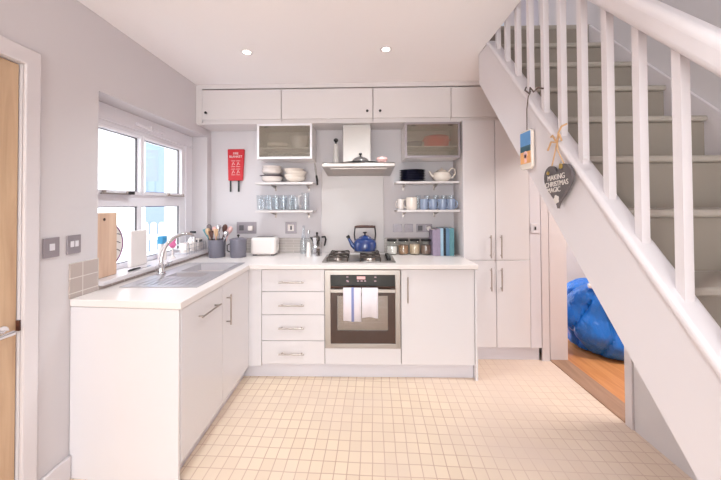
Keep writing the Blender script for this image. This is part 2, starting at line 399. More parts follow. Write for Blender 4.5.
# kitchen window
t = thing('window_1', 'white four-pane kitchen window over the sink', 'window', (-1.67, 2.42, WZ0)); t['kind'] = 'structure'
XA, XB = -1.70, -1.64
ys = [WY0, 1.86, 2.312, 2.356, 2.85, WY1]; zs = [WZ0, .985, 1.372, 1.478, 1.872, WZ1]
build('window_frame', MB().slab(ys, zs, lambda y, z: not ((1.86 < y < 2.312 or 2.356 < y < 2.85) and (.985 < z < 1.372 or 1.478 < z < 1.872)), 'x', XA, XB), M['upvc'], t, bevel=.004)
for y0, y1 in ((1.86, 2.312), (2.356, 2.85)):     # opening top sashes, proud of the frame
    a, b, z0, z1 = y0 - .02, y1 + .02, 1.455, 1.895
    build('sash', MB().slab([a, y0, y1, b], [z0, 1.478, 1.872, z1], lambda y, z: not (y0 < y < y1 and 1.478 < z < 1.872), 'x', XB + .001, XB + .02), M['upvc'], t, bevel=.004)
    for q0, q1 in ((.985, 1.372), (1.478, 1.872)):
        build('gasket', MB().slab([y0 - .001, y0 + .005, y1 - .005, y1 + .001], [q0 - .001, q0 + .005, q1 - .005, q1 + .001], lambda y, z: not (y0 + .005 < y < y1 - .005 and q0 + .005 < z < q1 - .005), 'x', XB - .02, XB - .008), M['dgrey'], t)
        build('pane', MB().box(-1.672, -1.668, y0 - .003, y1 + .003, q0 - .003, q1 + .003), M['pane'], t)
build('frame_step', MB().box(XB, XB + .012, WY0, WY1, 1.925, 1.935).box(XB, XB + .012, 2.935, 2.945, WZ0, 1.93), M['upvc'], t, bevel=.002)
build('trickle_vent', MB().box(XB, XB + .02, 2.28, 2.6, 1.955, 1.98).box(XB, XB + .028, 2.42, 2.44, 1.95, 1.99), M['upvc'], t, bevel=.003)
for y in (1.95, 2.62):
    st = build('window_stay', MB().box(XB + .02, XB + .034, y, y + .25, 1.452, 1.464).cyl((XB + .027, y + .02, 1.458), .012, .02).cyl((XB + .027, y + .23, 1.458), .012, .02), M['nickel'], t, bevel=.002)
build('stay_catch', MB().box(XB + .02, XB + .046, 2.17, 2.22, 1.455, 1.475), M['black'], t, bevel=.003)
struct('trim_5', MB().box(XB + .0005, XL + .035, WY0 + .001, WY1 - .001, .925 + .002, .95 + .002), M['trim'], bevel=.005)       # window sill board
# outside
struct('ground', MB().box(-22, XL - .28, -6, 20, -.3, -.1), M['paving'])
single('white_clapboard_house', MB().box(-6.5, -3.6, .8, 5.25, -.1, 5.2).prism([(-6.7, 5.2), (-3.4, 5.2), (-5.05, 6.6)], 'y', .7, 5.4), M['clap'],
       'white clapboard house wall filling the left panes of the window', 'house')
t = thing('blue_house', 'pale blue house seen through the right panes of the window', 'house', (-7.2, 10, -.1))
build('wall', MB().box(-9.5, -4.8, 10, 12, -.1, 6), M['bluehouse'], t)
build('roof', MB().prism([(-9.7, 6), (-4.6, 6), (-7.15, 7.6)], 'y', 9.9, 12.1), M['dgrey'], t)
single('white_house', MB().box(-4.62, -3.1, 7.4, 9.4, -.1, 4.8).prism([(-4.8, 4.8), (-2.9, 4.8), (-3.85, 5.8)], 'y', 7.3, 9.5), M['render'],
       'narrow white house at the right edge of the window view', 'house')
t = thing('picket_fence', 'white fence with round-topped pickets outside the kitchen window', 'fence', (-3.0, 4.75, -.1))
for k in range(11):
    x = -3.55 + k * .125
    build('picket', MB().prism([(x, -.1), (x + .075, -.1), (x + .075, 1.08)] + [(x + .0375 + .0375 * math.cos(a), 1.08 + .0375 * math.sin(a)) for a in (PI / 4, PI / 2, 3 * PI / 4)] + [(x, 1.08)], 'y', 4.75, 4.775), M['fence'], t)
build('rail', MB().box(-3.59, -2.2, 4.776, 4.81, .2, .28).box(-3.59, -2.2, 4.776, 4.81, .85, .93), M['fence'], t)

# oak door in the left wall
t = thing('door_1', 'oak door with a lever handle in the left wall', 'door', (XL, DY0, 0)); t['kind'] = 'structure'
build('door_slab', MB().box(XL - .05, XL - .012, DY0 + .004, DY1 - .004, .004, DZ - .004), M['oak'], t, bevel=.003)
build('architrave', MB().slab([DY0 - .066, DY0, DY1, DY1 + .066], [0, DZ, DZ + .075], lambda y, z: not (DY0 < y < DY1 and z < DZ), 'x', XL, XL + .018), M['trim'], t, bevel=.005)
build('door_handle', MB().cyl((XL - .014, DY1 - .065, .855), .026, .01, 'x').cyl((XL - .006, DY1 - .065, .855), .009, .05, 'x')
      .tube([(XL + .042, DY1 - .065, .855), (XL + .046, DY1 - .11, .857), (XL + .044, DY1 - .19, .85)], [.011, .010, .008]), M['chrome'], t, smooth=True)
build('latch_plate', MB().box(XL - .0125, XL + .003, DY1 - .007, DY1 + .006, .84, .885), M['brownh'], t)

# wall tiles
struct('trim_6', MB().box(XL, XL + .008, 1.607, 1.782, .906, 1.086).box(XL, XL + .008, 1.782, YB - .01, .906, .926), M['tilew'])
struct('trim_7', MB().box(-1.28, -.40, YB - .008, YB, .906, 1.05).box(.212, .884, YB - .008, YB, .906, 1.05), M['tileb'])
struct('trim_8', MB().box(-.397, .209, YB - .012, YB, .906, 1.72), mat('glass_splashback', (204, 197, 196), .3, noise=.01), bevel=.002)

# ------------------------------------------------------------------ stairs
L = lambda y: 1.385 + 1.06 * (y - 1.519)
U = lambda y: 2.435 - 1.07 * (2.168 - y)
t = thing('staircase', 'white and taupe open-balustrade staircase rising along the right side', 'staircase', (.87, -.1, 0))
build('string', MB().prism([(-.1, .001), (.213, .001), (2.34, L(2.34)), (2.34, ZC - .002), (2.19, ZC - .002)], 'x', .853, .885), M['trim'], t)
s2 = build('wall_string', MB().prism([(-.1, .12), (.2, .001), (2.32, L(2.32)), (2.32, U(2.32) + .06), (-.1, U(-.1) + .12)], 'x', XR - .02, XR - .002), M['trim'], t)
build('string_cap', MB().prism([(-.1, U(-.1)), (2.19, U(2.19)), (2.19, U(2.19) + .03), (2.16, U(2.16) + .045), (-.1, U(-.1) + .045)], 'x', .843, .92), M['trim'], t, bevel=.012, seg=3)
rise, go = .2166, .2004
for n in range(-4, 7):
    y, z = .935 + go * n, 2.66 - rise * (7 - n)
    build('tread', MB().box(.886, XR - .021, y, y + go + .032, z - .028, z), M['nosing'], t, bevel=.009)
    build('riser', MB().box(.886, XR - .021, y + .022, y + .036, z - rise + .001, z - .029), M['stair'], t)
y = .935 + go * 7
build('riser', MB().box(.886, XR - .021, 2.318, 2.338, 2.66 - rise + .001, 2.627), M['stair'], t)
for k in range(-7, 10):
    y1 = .92 + .1307 * k; y0 = y1 - .026
    top = lambda yy: 1.804 + 1.06 * (yy - .902)
    build('baluster', MB().prism([(y0, U(y0) + .04), (y1, U(y1) + .04), (y1, top(y1) + .02), (y0, top(y0) + .02)], 'x', .872, .898), M['trim'], t)
build('handrail', MB().prism([(-.15, top(-.15)), (2.25, top(2.25)), (2.25, top(2.25) + .105), (-.15, top(-.15) + .105)], 'x', .848, .918), M['trim'], t, bevel=.022, seg=4)
build('newel_post', MB().box(.845, .925, -.24, -.15, 0, 1.05).box(.835, .935, -.25, -.14, 1.05, 1.08), M['trim'], t, bevel=.006)

# ------------------------------------------------------------------ kitchen units
def hbar(p, length, d, out, r=.0055):
    """bar handle centred at p, along d, standing off along out"""
    p, d, out = Vector(p), Vector(d), Vector(out); m = MB(); q = p + out * .03
    m.tube([q - d * length / 2, q + d * length / 2], r, 10)
    for s_ in (-1, 1): m.tube([p + d * s_ * (length / 2 - .022), q + d * s_ * (length / 2 - .022)], r * .8, 8)
    return m
YD = YW + .02     # door faces of the back run
def carcass(t, x0, x1, y0, y1, z0, z1): return build('body', MB().box(x0, x1, y0, y1, z0, z1), M['matt'], t)

# left run (faces +X), door faces at X = -.905
XD = -.905
single('end_panel', MB().prism([(XL + .002, 1.615), (XL + .002, 1.633), (XD - .002, 1.59), (XD - .002, 1.572)], 'z', 0, .866), M['gloss'], 'white end panel closing the sink run near the oak door', 'panel', bevel=.0015)
t = thing('dishwasher_cabinet', 'white gloss unit with a horizontal handle at the near end of the sink run', 'cabinet', (-1.2, 1.86, .1))
carcass(t, XL + .01, XD - .021, 1.64, 2.068, .1, .866)
d = build('door', MB().box(XD - .02, XD, 1.594, 2.067, .1, .862), M['gloss'], t, bevel=.0015)
build('handle', hbar((XD, 1.86, .768), .235, (0, 1, 0), (1, 0, 0)), M['nickel'], d, smooth=True, label='horizontal steel bar handle')
t = thing('sink_cabinet', 'white gloss corner unit with a vertical handle under the sink', 'cabinet', (-1.2, 2.3, .1))
build('body', MB().box(XL + .01, XD - .021, 2.07, 2.09, .1, .866).box(XL + .01, XD - .021, 2.5, 2.52, .1, .866).box(XL + .01, XD - .021, 2.09, 2.5, .1, .12), M['matt'], t)
d = build('door', MB().box(XD - .02, XD, 2.07, 2.543, .1, .862), M['gloss'], t, bevel=.0015)
build('handle', hbar((XD, 2.128, .685), .2, (0, 0, 1), (1, 0, 0)), M['nickel'], d, smooth=True)
single('plinth', MB().box(XD - .07, XD - .052, 1.6, 2.6, 0, .098), M['plinth'], 'recessed plinth under the sink run', 'plinth')

# back run
t = thing('drawer_cabinet', 'white four-drawer unit left of the oven', 'drawer unit', (-.56, 2.8, .12))
carcass(t, -.80, -.302, YD + .021, YB - .02, .12, .866)
for i, (z0, z1, hz) in enumerate(((.69, .862, .767), (.508, .687, .586), (.303, .505, .408), (.12, .30, .207))):
    d = build('drawer', MB().box(-.80, -.302, YD, YD + .02, z0 + .001, z1), M['gloss'], t, bevel=.0015)
    build('handle', hbar((-.56, YD, hz), .2, (1, 0, 0), (0, -1, 0)), M['nickel'], d, smooth=True)
single('corner_post', MB().box(-.918, -.804, YD + .002, YD + .022, .1, .866), M['gloss'], 'narrow white filler between the sink run and the drawers', 'filler panel', bevel=.0015)
t = thing('base_cabinet', 'white single-door base unit right of the oven', 'cabinet', (.6, 2.8, .12))
carcass(t, .302, .873, YD + .021, YB - .02, .12, .866)
d = build('door', MB().box(.304, .873, YD, YD + .02, .12, .862), M['gloss'], t, bevel=.0015)
build('handle', hbar((.352, YD, .71), .2, (0, 0, 1), (0, -1, 0)), M['nickel'], d, smooth=True)
single('end_panel', MB().box(.876, .896, YD - .004, 2.847, 0, .866), M['gloss'], 'white end panel beside the base unit, in front of the tall cupboards', 'panel', bevel=.0015)
single('plinth', MB().box(-.97, .872, YD + .045, YD + .063, 0, .1).box(-.9, .872, YD + .045, YD + .063, .1, .117), M['plinth'], 'pale plinth under the drawers and the oven', 'plinth')

# oven
t = thing('oven', 'built-in stainless oven with a black control panel', 'oven', (0, 2.8, .25))
build('body', MB().box(-.29, .29, YD + .021, YB - .06, .262, .855), M['dgrey'], t)
build('frame', MB().slab([-.298, -.252, .256, .296], [.25, .286, .824, .862], lambda x, z: not (-.252 < x < .256 and .286 < z < .824), 'y', YD - .012, YD + .02), M['steel'], t, bevel=.002)
cp = build('control_panel', MB().box(-.251, .255, YD - .008, YD + .01, .737, .823), M['blackgl'], t, bevel=.001)
build('display', MB().box(-.045, .022, YD - .0095, YD - .007, .789, .812), M['disp'], cp)
for x, z in ((-.12, .808), (-.12, .778), (-.115, .772), (-.035, .776), (-.008, .776), (.02, .776), (.1, .805), (.1, .775)):
    build('button', MB().box(x - .008, x + .008, YD - .0095, YD - .007, z - .004, z + .004), M['mark'], cp)
dr = build('oven_door', MB().slab([-.251, -.2, .198, .255], [.287, .385, .66, .735], lambda x, z: not (-.2 < x < .198 and .385 < z < .66), 'y', YD - .01, YD + .008), M['ovengl'], t, bevel=.001)
build('door_glass', MB().box(-.2, .198, YD - .006, YD - .002, .385, .66), glass_mat('tinted_oven_glass', (.80, .74, .70), 1.5, .08), dr)
iv = MB()
for z in (.44, .5, .56, .61):
    iv.box(-.195, .193, YD + .01, YD + .014, z, z + .006)
build('rack', iv, M['steel'], t)
build('cavity_back', MB().box(-.2, .198, YD + .0145, YD + .018, .385, .66), M['ovenin'], t)
build('door_handle', MB().box(-.251, .255, YD - .052, YD - .036, .694, .722).box(-.245, -.22, YD - .037, YD - .009, .70, .718).box(.222, .247, YD - .037, YD - .009, .70, .718), M['steel'], dr, bevel=.004)
single('filler_panel', MB().box(-.298, .298, YD, YD + .02, .12, .246), M['gloss'], 'plain white panel below the oven', 'panel', bevel=.0015)

def towel(name, x0, x1, zf, zb, mt, label, stripe=None):
    t = thing(name, label, 'towel', ((x0 + x1) / 2, YD - .06, zf), 'towels over the oven handle')
    yf, yb, zt = YD - .058, YD - .028, .728
    def sheet(a, b, off=0, th=.004):
        m = MB(); n = 8; cols = []
        for i in range(n + 1):
            x = a + (b - a) * i / n; w_ = .004 * math.sin(x * 90) + off
            path = [(yf - .006 * math.sin(x * 60 + 1) + off * -1, zf + .004 * math.sin(x * 40)), (yf + w_ * 0 - .004 * math.sin(x * 60) - off, (zf + zt) / 2), (yf - off, zt - .012), (yf + .006, zt + off), (yb - .006, zt + off), (yb, zt - .012), (yb, zb)]
            cols.append([m.v((x, p[0], p[1])) for p in path])
        for c0, c1 in zip(cols, cols[1:]):
            for j in range(len(c0) - 1): m.f((c0[j], c1[j], c1[j + 1], c0[j + 1]))
        return m
    o = build('cloth', sheet(x0, x1), mt, t, smooth=True, solid=.006)
    if stripe:
        for a, b in stripe: build('stripe', sheet(a, b, .0012), M['stripe'], o, smooth=True, solid=.0065)
towel('tea_towel', -.150, -.012, .478, .56, M['towel'], 'white tea towel with a blue stripe hanging on the oven handle', [(-.087, -.067)])
towel('tea_towel', -.006, .118, .507, .56, M['towel'], 'plain white tea towel hanging at the right on the oven handle')

# worktop, sink, tap
SX0, SX1, SY0, SY1 = -1.415, -.955, 1.84, 2.60
wt = MB().slab([XL + .002, SX0 + .012, SX1 - .012, -.892, .9], [1.59, SY0 + .012, YW, SY1 - .012, YB - .001],
       lambda x, y: (x < -.892 or y > YW) and not (SX0 + .012 < x < SX1 - .012 and SY0 + .012 < y < SY1 - .012), 'z', .868, .905)
for v in wt.bm.verts:       # the near end is cut slightly out of square
    if v.co.y < 1.6: v.co.y = 1.61 - .045 * (v.co.x - XL) / .6
single('worktop', wt, M['worktop'], 'white L-shaped worktop running under the window and along the back wall', 'worktop', bevel=.004)
t = thing('kitchen_sink', 'stainless one-and-a-half bowl sink with a drainer, set in the worktop', 'sink', (-1.19, 2.2, .905))
bowls = [(-1.30, -1.0, 2.26, 2.565, .15), (-1.30, -1.06, 2.10, 2.225, .10)]
xs = sorted({SX0, SX1, -1.30, -1.06, -1.0}); ys = sorted({SY0, SY1, 2.26, 2.565, 2.10, 2.225})
build('rim', MB().slab(xs, ys, lambda x, y: not any(b[0] < x < b[1] and b[2] < y < b[3] for b in bowls), 'z', .9055, .9095), M['sink'], t, bevel=.0015)
for b in bowls:
    m = MB(); x0, x1, y0, y1, dp = b; i = .02
    top = [m.v((x, y, .909)) for x, y in ((x0, y0), (x1, y0), (x1, y1), (x0, y1))]
    bot = [m.v((x, y, .909 - dp)) for x, y in ((x0 + i, y0 + i), (x1 - i, y0 + i), (x1 - i, y1 - i), (x0 + i, y1 - i))]
    for k in range(4): m.f((top[k], top[(k + 1) % 4], bot[(k + 1) % 4], bot[k]))
    m.f(bot)
    o = build('bowl', m, M['sink'], t, bevel=.012, seg=3, solid=.002)
    build('plug_hole', MB().cyl(((x0 + x1) / 2, (y0 + y1) / 2, .909 - dp + .0015), .03, .003), M['chrome'], o, smooth=True)
m = MB()
for k in range(9):
    x = -1.34 + k * .042; m.box(x, x + .008, 1.875, 2.07, .9096, .9125)
build('drainer_ridges', m, M['sink'], t, bevel=.001)
t = thing('mixer_tap', 'chrome swan-neck mixer tap on the window side of the sink', 'tap', (-1.375, 2.17, .91))
P0 = Vector((-1.375, 2.17, .911)); dirv = Vector((.62, .78, 0)).normalized()
build('tap_base', MB().lathe([(.0, 0), (.03, 0), (.03, .008), (.022, .014), (.02, .05), (.016, .07), (0, .072)], P0), M['chrome'], t, smooth=True)
pts = [P0 + dirv * a + Vector((0, 0, h)) for a, h in ((0, .05), (0, .10), (.012, .155), (.04, .205), (.08, .24), (.125, .26), (.165, .262), (.2, .252), (.217, .235))]
build('spout', MB().tube(pts, .0135, 14), M['chrome'], t, smooth=True)
build('nozzle', MB().cyl(pts[-1] - Vector((0, 0, .03)), .014, .03), M['chrome'], t, smooth=True)
for s_ in (-1, 1):
    q = P0 + Vector((0, 0, .045)); e = q + Vector((.012, s_ * .05, .012))
    build('tap_lever', MB().tube([q, e], .009, 10).tube([e, e + Vector((.0, s_ * .012, .0))], .015, 12).tube([e, e + Vector((.03, s_ * .012, .02))], .005, 8), M['chrome'], t, smooth=True)

# hob
HX, HYc = -.035, 2.795
t = thing('gas_hob', 'stainless four-burner gas hob with black pan supports', 'hob', (HX, HYc, .905))
build('hob_plate', MB().box(HX - .295, HX + .305, HYc - .185, HYc + .183, .906, .914), M['steel'], t, bevel=.004)
for bx, by, r in ((-.17, -.095, .036), (-.17, .10, .045), (.10, -.10, .05), (.10, .095, .036)):
    c = (HX + bx, HYc + by)
    bn = build('burner', MB().lathe([(0, .914), (r, .914), (r, .924), (r * .9, .93), (r * .9, .934), (0, .936)], (c[0], c[1], 0)), M['nickel'], t, smooth=True)
    m = MB()
    for k in range(4):
        a = k * PI / 2 + PI / 4; dx, dy = math.cos(a), math.sin(a)
        m.tube([(c[0] + dx * .022, c[1] + dy * .022, .951), (c[0] + dx * .105, c[1] + dy * .105, .951), (c[0] + dx * .116, c[1] + dy * .116, .943), (c[0] + dx * .116, c[1] + dy * .116, .915)], .0058, 6)
    q = .075
    m.tube([(c[0] - q, c[1] - q, .946), (c[0] + q, c[1] - q, .946), (c[0] + q, c[1] + q, .946), (c[0] - q, c[1] + q, .946)], .005, 6, closed=True)
    build('pan_support', m, M['iron'], t, smooth=True)
for k in range(4):
    build('knob', MB().lathe([(0, 0), (.018, 0), (.017, .018), (.012, .024), (0, .024)], (HX + .255, HYc - .11 + k * .072, .914), 20), M['black'], t, smooth=True)

# extractor hood
t = thing('cooker_hood', 'stainless chimney cooker hood above the gas hob', 'cooker hood', (-.04, 3.0, 1.65))
pr = [(2.67, 1.692), (2.67, 1.722), (2.72, 1.735), (YB - .002, 1.735), (YB - .002, 1.652)]
build('canopy', MB().prism(pr, 'x', -.335, .275), M['steel'], t, bevel=.004)
build('chimney', MB().box(-.173, .082, 2.93, YB - .002, 1.735, 2.1065), M['steel'], t, bevel=.003)
build('grease_filter', MB().prism([(2.74, 1.6895), (2.74, 1.683), (3.08, 1.6585), (3.08, 1.665)], 'x', -.27, .21), M['nickel'], t)
# on the hood
hz = 1.7365
p = at(336, 162, 2.88)
t = thing('pepper_mill', 'tall pale grey mill with a black knob standing on the hood', 'mill', (p.x, 2.88, hz))
build('body', MB().lathe([(0, 0), (.03, 0), (.029, .02), (.018, .17), (.016, .185), (0, .185)], (p.x, 2.88, hz)), mat('grey_mill', (186, 180, 176), .3), t, smooth=True)
build('knob', MB().lathe([(0, .185), (.01, .185), (.008, .2), (.021, .212), (.021, .224), (.012, .234), (0, .236)], (p.x, 2.88, hz)), M['black'], t, smooth=True)
p = at(360.5, 162, 2.83)
tr = single('tray', MB().lathe([(0, hz), (.14, hz), (.155, hz + .012), (.15, hz + .012), (.137, hz + .004), (0, hz + .004)], (p.x, 2.83, 0), sy=.6), M['black'], 'shallow dark oval tray lying on the cooker hood', 'tray', smooth=True)
t = thing('pan_lid', 'domed glass pan lid with a black knob on the cooker hood', 'lid', (p.x, 2.83, hz + .013))
build('dome', MB().lathe([(.078, .0), (.078, .006), (.06, .032), (.03, .046), (0, .05)], (p.x, 2.83, hz + .013)), mat('smoked_lid_glass', (120, 116, 116), .1, .3, coat=.5), t, smooth=True)
build('knob', MB().lathe([(0, .05), (.006, .05), (.006, .06), (.016, .068), (.012, .08), (0, .082)], (p.x, 2.83, hz + .013)), M['black'], t, smooth=True)
p = at(382, 161, 2.83)
t = thing('pink_piggy_bank', 'small pale pink rounded ornament at the right end of the hood', 'ornament', (p.x, 2.83, hz))
build('body', MB().lathe([(0, .012), (.028, .016), (.042, .034), (.035, .052), (.018, .06), (0, .062)], (p.x, 2.83, hz), sx=1.25, sy=.9), M['palepink'], t, smooth=True)
for dx, dy in ((-.025, -.015), (.025, -.015), (-.025, .015), (.025, .015)): build('foot', MB().cyl((p.x + dx, 2.83 + dy, hz), .009, .02), M['palepink'], t, smooth=True)

# top cupboards against the ceiling
YT = 2.849
doors = [(-1.438, -.722, 'left'), (-.718, .0995, 'r'), (.1035, .789, 'l'), (.793, 1.558, '')]
names = ['leftmost white ceiling cupboard door unit, in the corner above the window side', 'white ceiling cupboard above the left glass-door cabinet and the hood',
         'white ceiling cupboard above the right glass-door cabinet', 'rightmost white ceiling cupboard, above the tall cupboards and partly behind the staircase']
for (a, b, kn), lb in zip(doors, names):
    t = thing('ceiling_cupboard', lb, 'cupboard', ((a + b) / 2, 3.0, 2.12), 'cupboards under the ceiling')
    carcass(t, a, b, YT + .02, YB - .002, 2.118, 2.42)
    d = build('door', MB().box(a + .001, b - .001, YT, YT + .018, 2.145, 2.412), M['matt'], t, bevel=.0015)
    if kn:
        kx = {'left': a + .04, 'r': b - .05, 'l': a + .06}[kn]
        build('knob', MB().lathe([(0, 0), (.008, 0), (.012, -.018), (0, -.02)], (kx, YT, 2.205), 16, 'y'), M['black'], d, smooth=True)
single('cornice', MB().box(-1.47, 1.56, YT - .002, YB - .002, 2.424, ZC - .001), M['matt'], 'white strip above the cupboards along the ceiling', 'cornice')
single('filler_panel', MB().box(XL + .001, -1.441, YT + .003, YT + .02, 2.118, ZC - .001), M['matt'], 'narrow filler strip between the cupboards and the left wall', 'panel')
single('pelmet', MB().box(XL + .001, .884, YT + .012, YB - .001, 2.107, 2.1165), M['matt'], 'white board along the underside of the ceiling cupboards', 'panel')

# tall cupboards
for (a, b, hx, lb) in ((.888, 1.168, 1.118, 'tall white cupboard nearest the shelves, doors with handles on their right'), (1.171, 1.462, 1.208, 'tall white cupboard nearest the doorway, doors with handles on their left')):
    t = thing('tall_cupboard', lb, 'cupboard', ((a + b) / 2, 3.0, .12), 'tall cupboards')
    carcass(t, a, b, YT + .021, YB - .002, .12, 2.115)
    for z0, z1, h in ((.885, 2.113, 1.005), (.125, .881, .72)):
        d = build('door', MB().box(a + .001, b - .001, YT, YT + .02, z0, z1), M['gloss'], t, bevel=.0015)
        build('handle', hbar((hx, YT, h), .2, (0, 0, 1), (0, -1, 0)), M['nickel'], d, smooth=True)
single('filler_panel', MB().box(1.465, 1.556, YT + .002, YT + .02, .12, 2.115).box(1.538, 1.556, YT + .02, YB - .002, .12, 2.115), M['plinth'], 'bluish white panel between the tall cupboards and the doorway', 'panel', bevel=.0015)
single('plinth', MB().box(.898, 1.556, YT + .045, YT + .063, 0, .118), M['plinth'], 'pale plinth under the tall cupboards', 'plinth')
t = thing('isolator_switch', 'small pale switch plate on the panel beside the tall cupboards', 'switch', (1.503, YT, 1.12))
build('plate', MB().box(1.472, 1.545, YT - .006, YT + .0015, 1.118, 1.205), M['plinth'], t, bevel=.003)
build('rocker', MB().box(1.502, 1.516, YT - .01, YT - .005, 1.148, 1.176), M['black'], t, bevel=.002)
struct('trim_9', MB().box(1.57, XR - .013, 2.865, 2.88, 0, ZC - .001), M['trim'])

# glass-door wall cabinets
def wall_cabinet(x0, x1, z0, z1, frame, label):
    t = thing('wall_cabinet', label, 'cabinet', ((x0 + x1) / 2, 3.0, z0), 'glass-fronted wall cabinets')
    yb = YB - .002; b = .016
    build('body', MB().box(x0, x0 + b, 2.882, yb, z0, z1).box(x1 - b, x1, 2.882, yb, z0, z1).box(x0 + b, x1 - b, 2.882, yb, z0, z0 + b).box(x0 + b, x1 - b, 2.882, yb, z1 - b, z1).box(x0 + b, x1 - b, yb - .008, yb, z0 + b, z1 - b).box(x0 + b, x1 - b, 2.90, yb - .008, z0 + .10, z0 + .11), M['white'], t)
    d = build('door_frame', MB().slab([x0, x0 + .018, x1 - .018, x1], [z0, z0 + .018, z1 - .018, z1], lambda x, z: not (x0 + .018 < x < x1 - .018 and z0 + .018 < z < z1 - .018), 'y', 2.86, 2.88), frame, t, bevel=.0015)
    build('door_glass', MB().box(x0 + .017, x1 - .017, 2.868, 2.873, z0 + .017, z1 - .017), M['frost'], d)
    build('hinge', MB().box(x0 + .06, x0 + .1, 2.874, 2.884, z1 - .034, z1 - .019).box(x1 - .1, x1 - .06, 2.874, 2.884, z1 - .034, z1 - .019), M['chrome'], d)
wall_cabinet(-.943, -.447, 1.79, 2.106, M['upvc'], 'white-framed glass cabinet left of the cooker hood')
wall_cabinet(.385, .872, 1.79, 2.106, M['plate'], 'grey-framed glass cabinet right of the cooker hood')
def bowl(name, r, h, mt, label, cat, loc, group=None, foot=.4, th=.004):
    m = MB().lathe([(0, 0), (r * foot, 0), (r * foot, .004), (r * .86, h * .4), (r * .97, h * .75), (r, h), (r - th, h), (r * .95 - th, h * .76), (r * .84 - th, h * .43), (r * foot, .009), (0, .009)])
    return single(name, m, mt, label, cat, group, loc=loc, smooth=True)
# in the cabinets
bz = 1.9005
bowl('mixing_bowl', .085, .11, M['white'], 'white bowl behind the frosted glass of the left cabinet', 'bowl', (-.585, 2.99, bz), foot=.75)
bowl('serving_dish', .1, .045, M['cream'], 'shallow cream dish at the left inside the left glass cabinet', 'dish', (-.79, 2.99, bz))
t = thing('casserole_pot', 'red-orange casserole behind the glass of the right cabinet', 'pot', (.69, 2.99, bz))
build('body', MB().lathe([(0, 0), (.1, 0), (.112, .02), (.115, .085), (.108, .085), (.104, .02), (0, .01)], (.69, 2.99, bz)), M['redpot'], t, smooth=True)
build('lid', MB().lathe([(.116, .087), (.11, .098), (.05, .112), (0, .114)], (.69, 2.99, bz)), M['redpot'], t, smooth=True)
for q in (.562, .80): build('handle', MB().box(q, q + .018, 2.96, 3.02, bz + .06, bz + .07), M['redpot'], t, bevel=.003)
bowl('saute_pan', .075, .05, M['pot'], 'grey pan beside the red casserole in the right glass cabinet', 'pan', (.49, 2.99, bz), foot=.8)

# open shelves
def shelf(x0, x1, z, label, bx):
    t = thing('wall_shelf', label, 'shelf', ((x0 + x1) / 2, YB, z), 'open wall shelves')
    build('board', MB().box(x0, x1, 2.93, YB - .001, z - .02, z), M['matt'], t, bevel=.002)
    for x in bx:
        build('bracket', MB().box(x - .008, x + .008, YB - .006, YB - .001, z - .075, z - .021).prism([(2.99, z - .021), (YB - .006, z - .021), (YB - .006, z - .055), (2.99, z - .029)], 'x', x - .005, x + .005), M['nickel'], t)
ZU, ZL = 1.585, 1.325
shelf(-.984, -.449, ZU, 'upper open shelf on the left, holding white bowls', (-.85, -.52))
shelf(-.984, -.449, ZL, 'lower open shelf on the left, holding glasses', (-.85, -.52))
shelf(.312, .884, ZU, 'upper open shelf on the right, holding navy plates and a teapot', (.40, .70))
shelf(.316, .884, ZL, 'lower open shelf on the right, holding mugs', (.40, .70))

def stack(items, x, y, z):
    for fn in items: z = fn(x, y, z)
def one_bowl(r, h, step, mt, label, dx=0): 
    def f(x, y, z):
        bowl('bowl', r, h, mt, label, 'bowl', (x + dx, y, z), 'white bowls on the upper left shelf', .5); return z + step
    return f
X1 = at(272, 175, 3.03).x
stack([one_bowl(.098, .04, .018, M['white'], 'white bowl at the bottom of the left shelf stack'),
       one_bowl(.098, .04, .034, M['white'], 'white bowl just under the dark-rimmed plate')], X1, 3.035, ZU)
t = single('dinner_plate', MB().lathe([(0, 0), (.06, 0), (.112, .012), (.110, .015), (.06, .004), (0, .004)]), M['plum'], 'plate with a dark plum rim in the middle of the left bowl stack', 'plate', None, loc=(X1 - .005, 3.035, ZU + .0525), smooth=True)
stack([one_bowl(.094, .05, .022, M['white'], 'white bowl resting on the dark-rimmed plate'),
       one_bowl(.092, .05, .022, M['white'], 'white bowl second from the top of the left bowl stack'),
       one_bowl(.088, .05, .03, M['white'], 'topmost white bowl of the left bowl stack')], X1, 3.035, ZU + .063)
X2 = at(295, 175, 3.03).x
stack([one_bowl(.096, .05, .026, M['cream'], 'cream bowl at the bottom of the stack beside the hood', .005),
       one_bowl(.102, .05, .028, M['cream'], 'second cream bowl up in the stack beside the hood', -.004),
       one_bowl(.102, .05, .026, M['cream'], 'third cream bowl up in the stack beside the hood', .008),
       one_bowl(.095, .05, .03, M['cream'], 'topmost cream bowl in the stack beside the hood', -.012)], X2, 3.035, ZU)
t = thing('hanging_knife', 'slim steel utensil with a dark handle hanging at the end of the left shelves', 'utensil', (-.425, 2.95, 1.56))
build('blade', MB().tube([(-.438, 2.95, 1.77), (-.428, 2.948, 1.70), (-.42, 2.945, 1.64)], [.005, .01, .008], 8), M['steel'], t, smooth=True)
build('handle', MB().tube([(-.42, 2.945, 1.645), (-.413, 2.944, 1.60), (-.41, 2.944, 1.555)], [.009, .011, .008], 8), M['black'], t, smooth=True)
build('hook', MB().tube([(-.447, 2.95, 1.785), (-.442, 2.95, 1.79), (-.438, 2.95, 1.77)], .003, 6), M['nickel'], t, smooth=True)

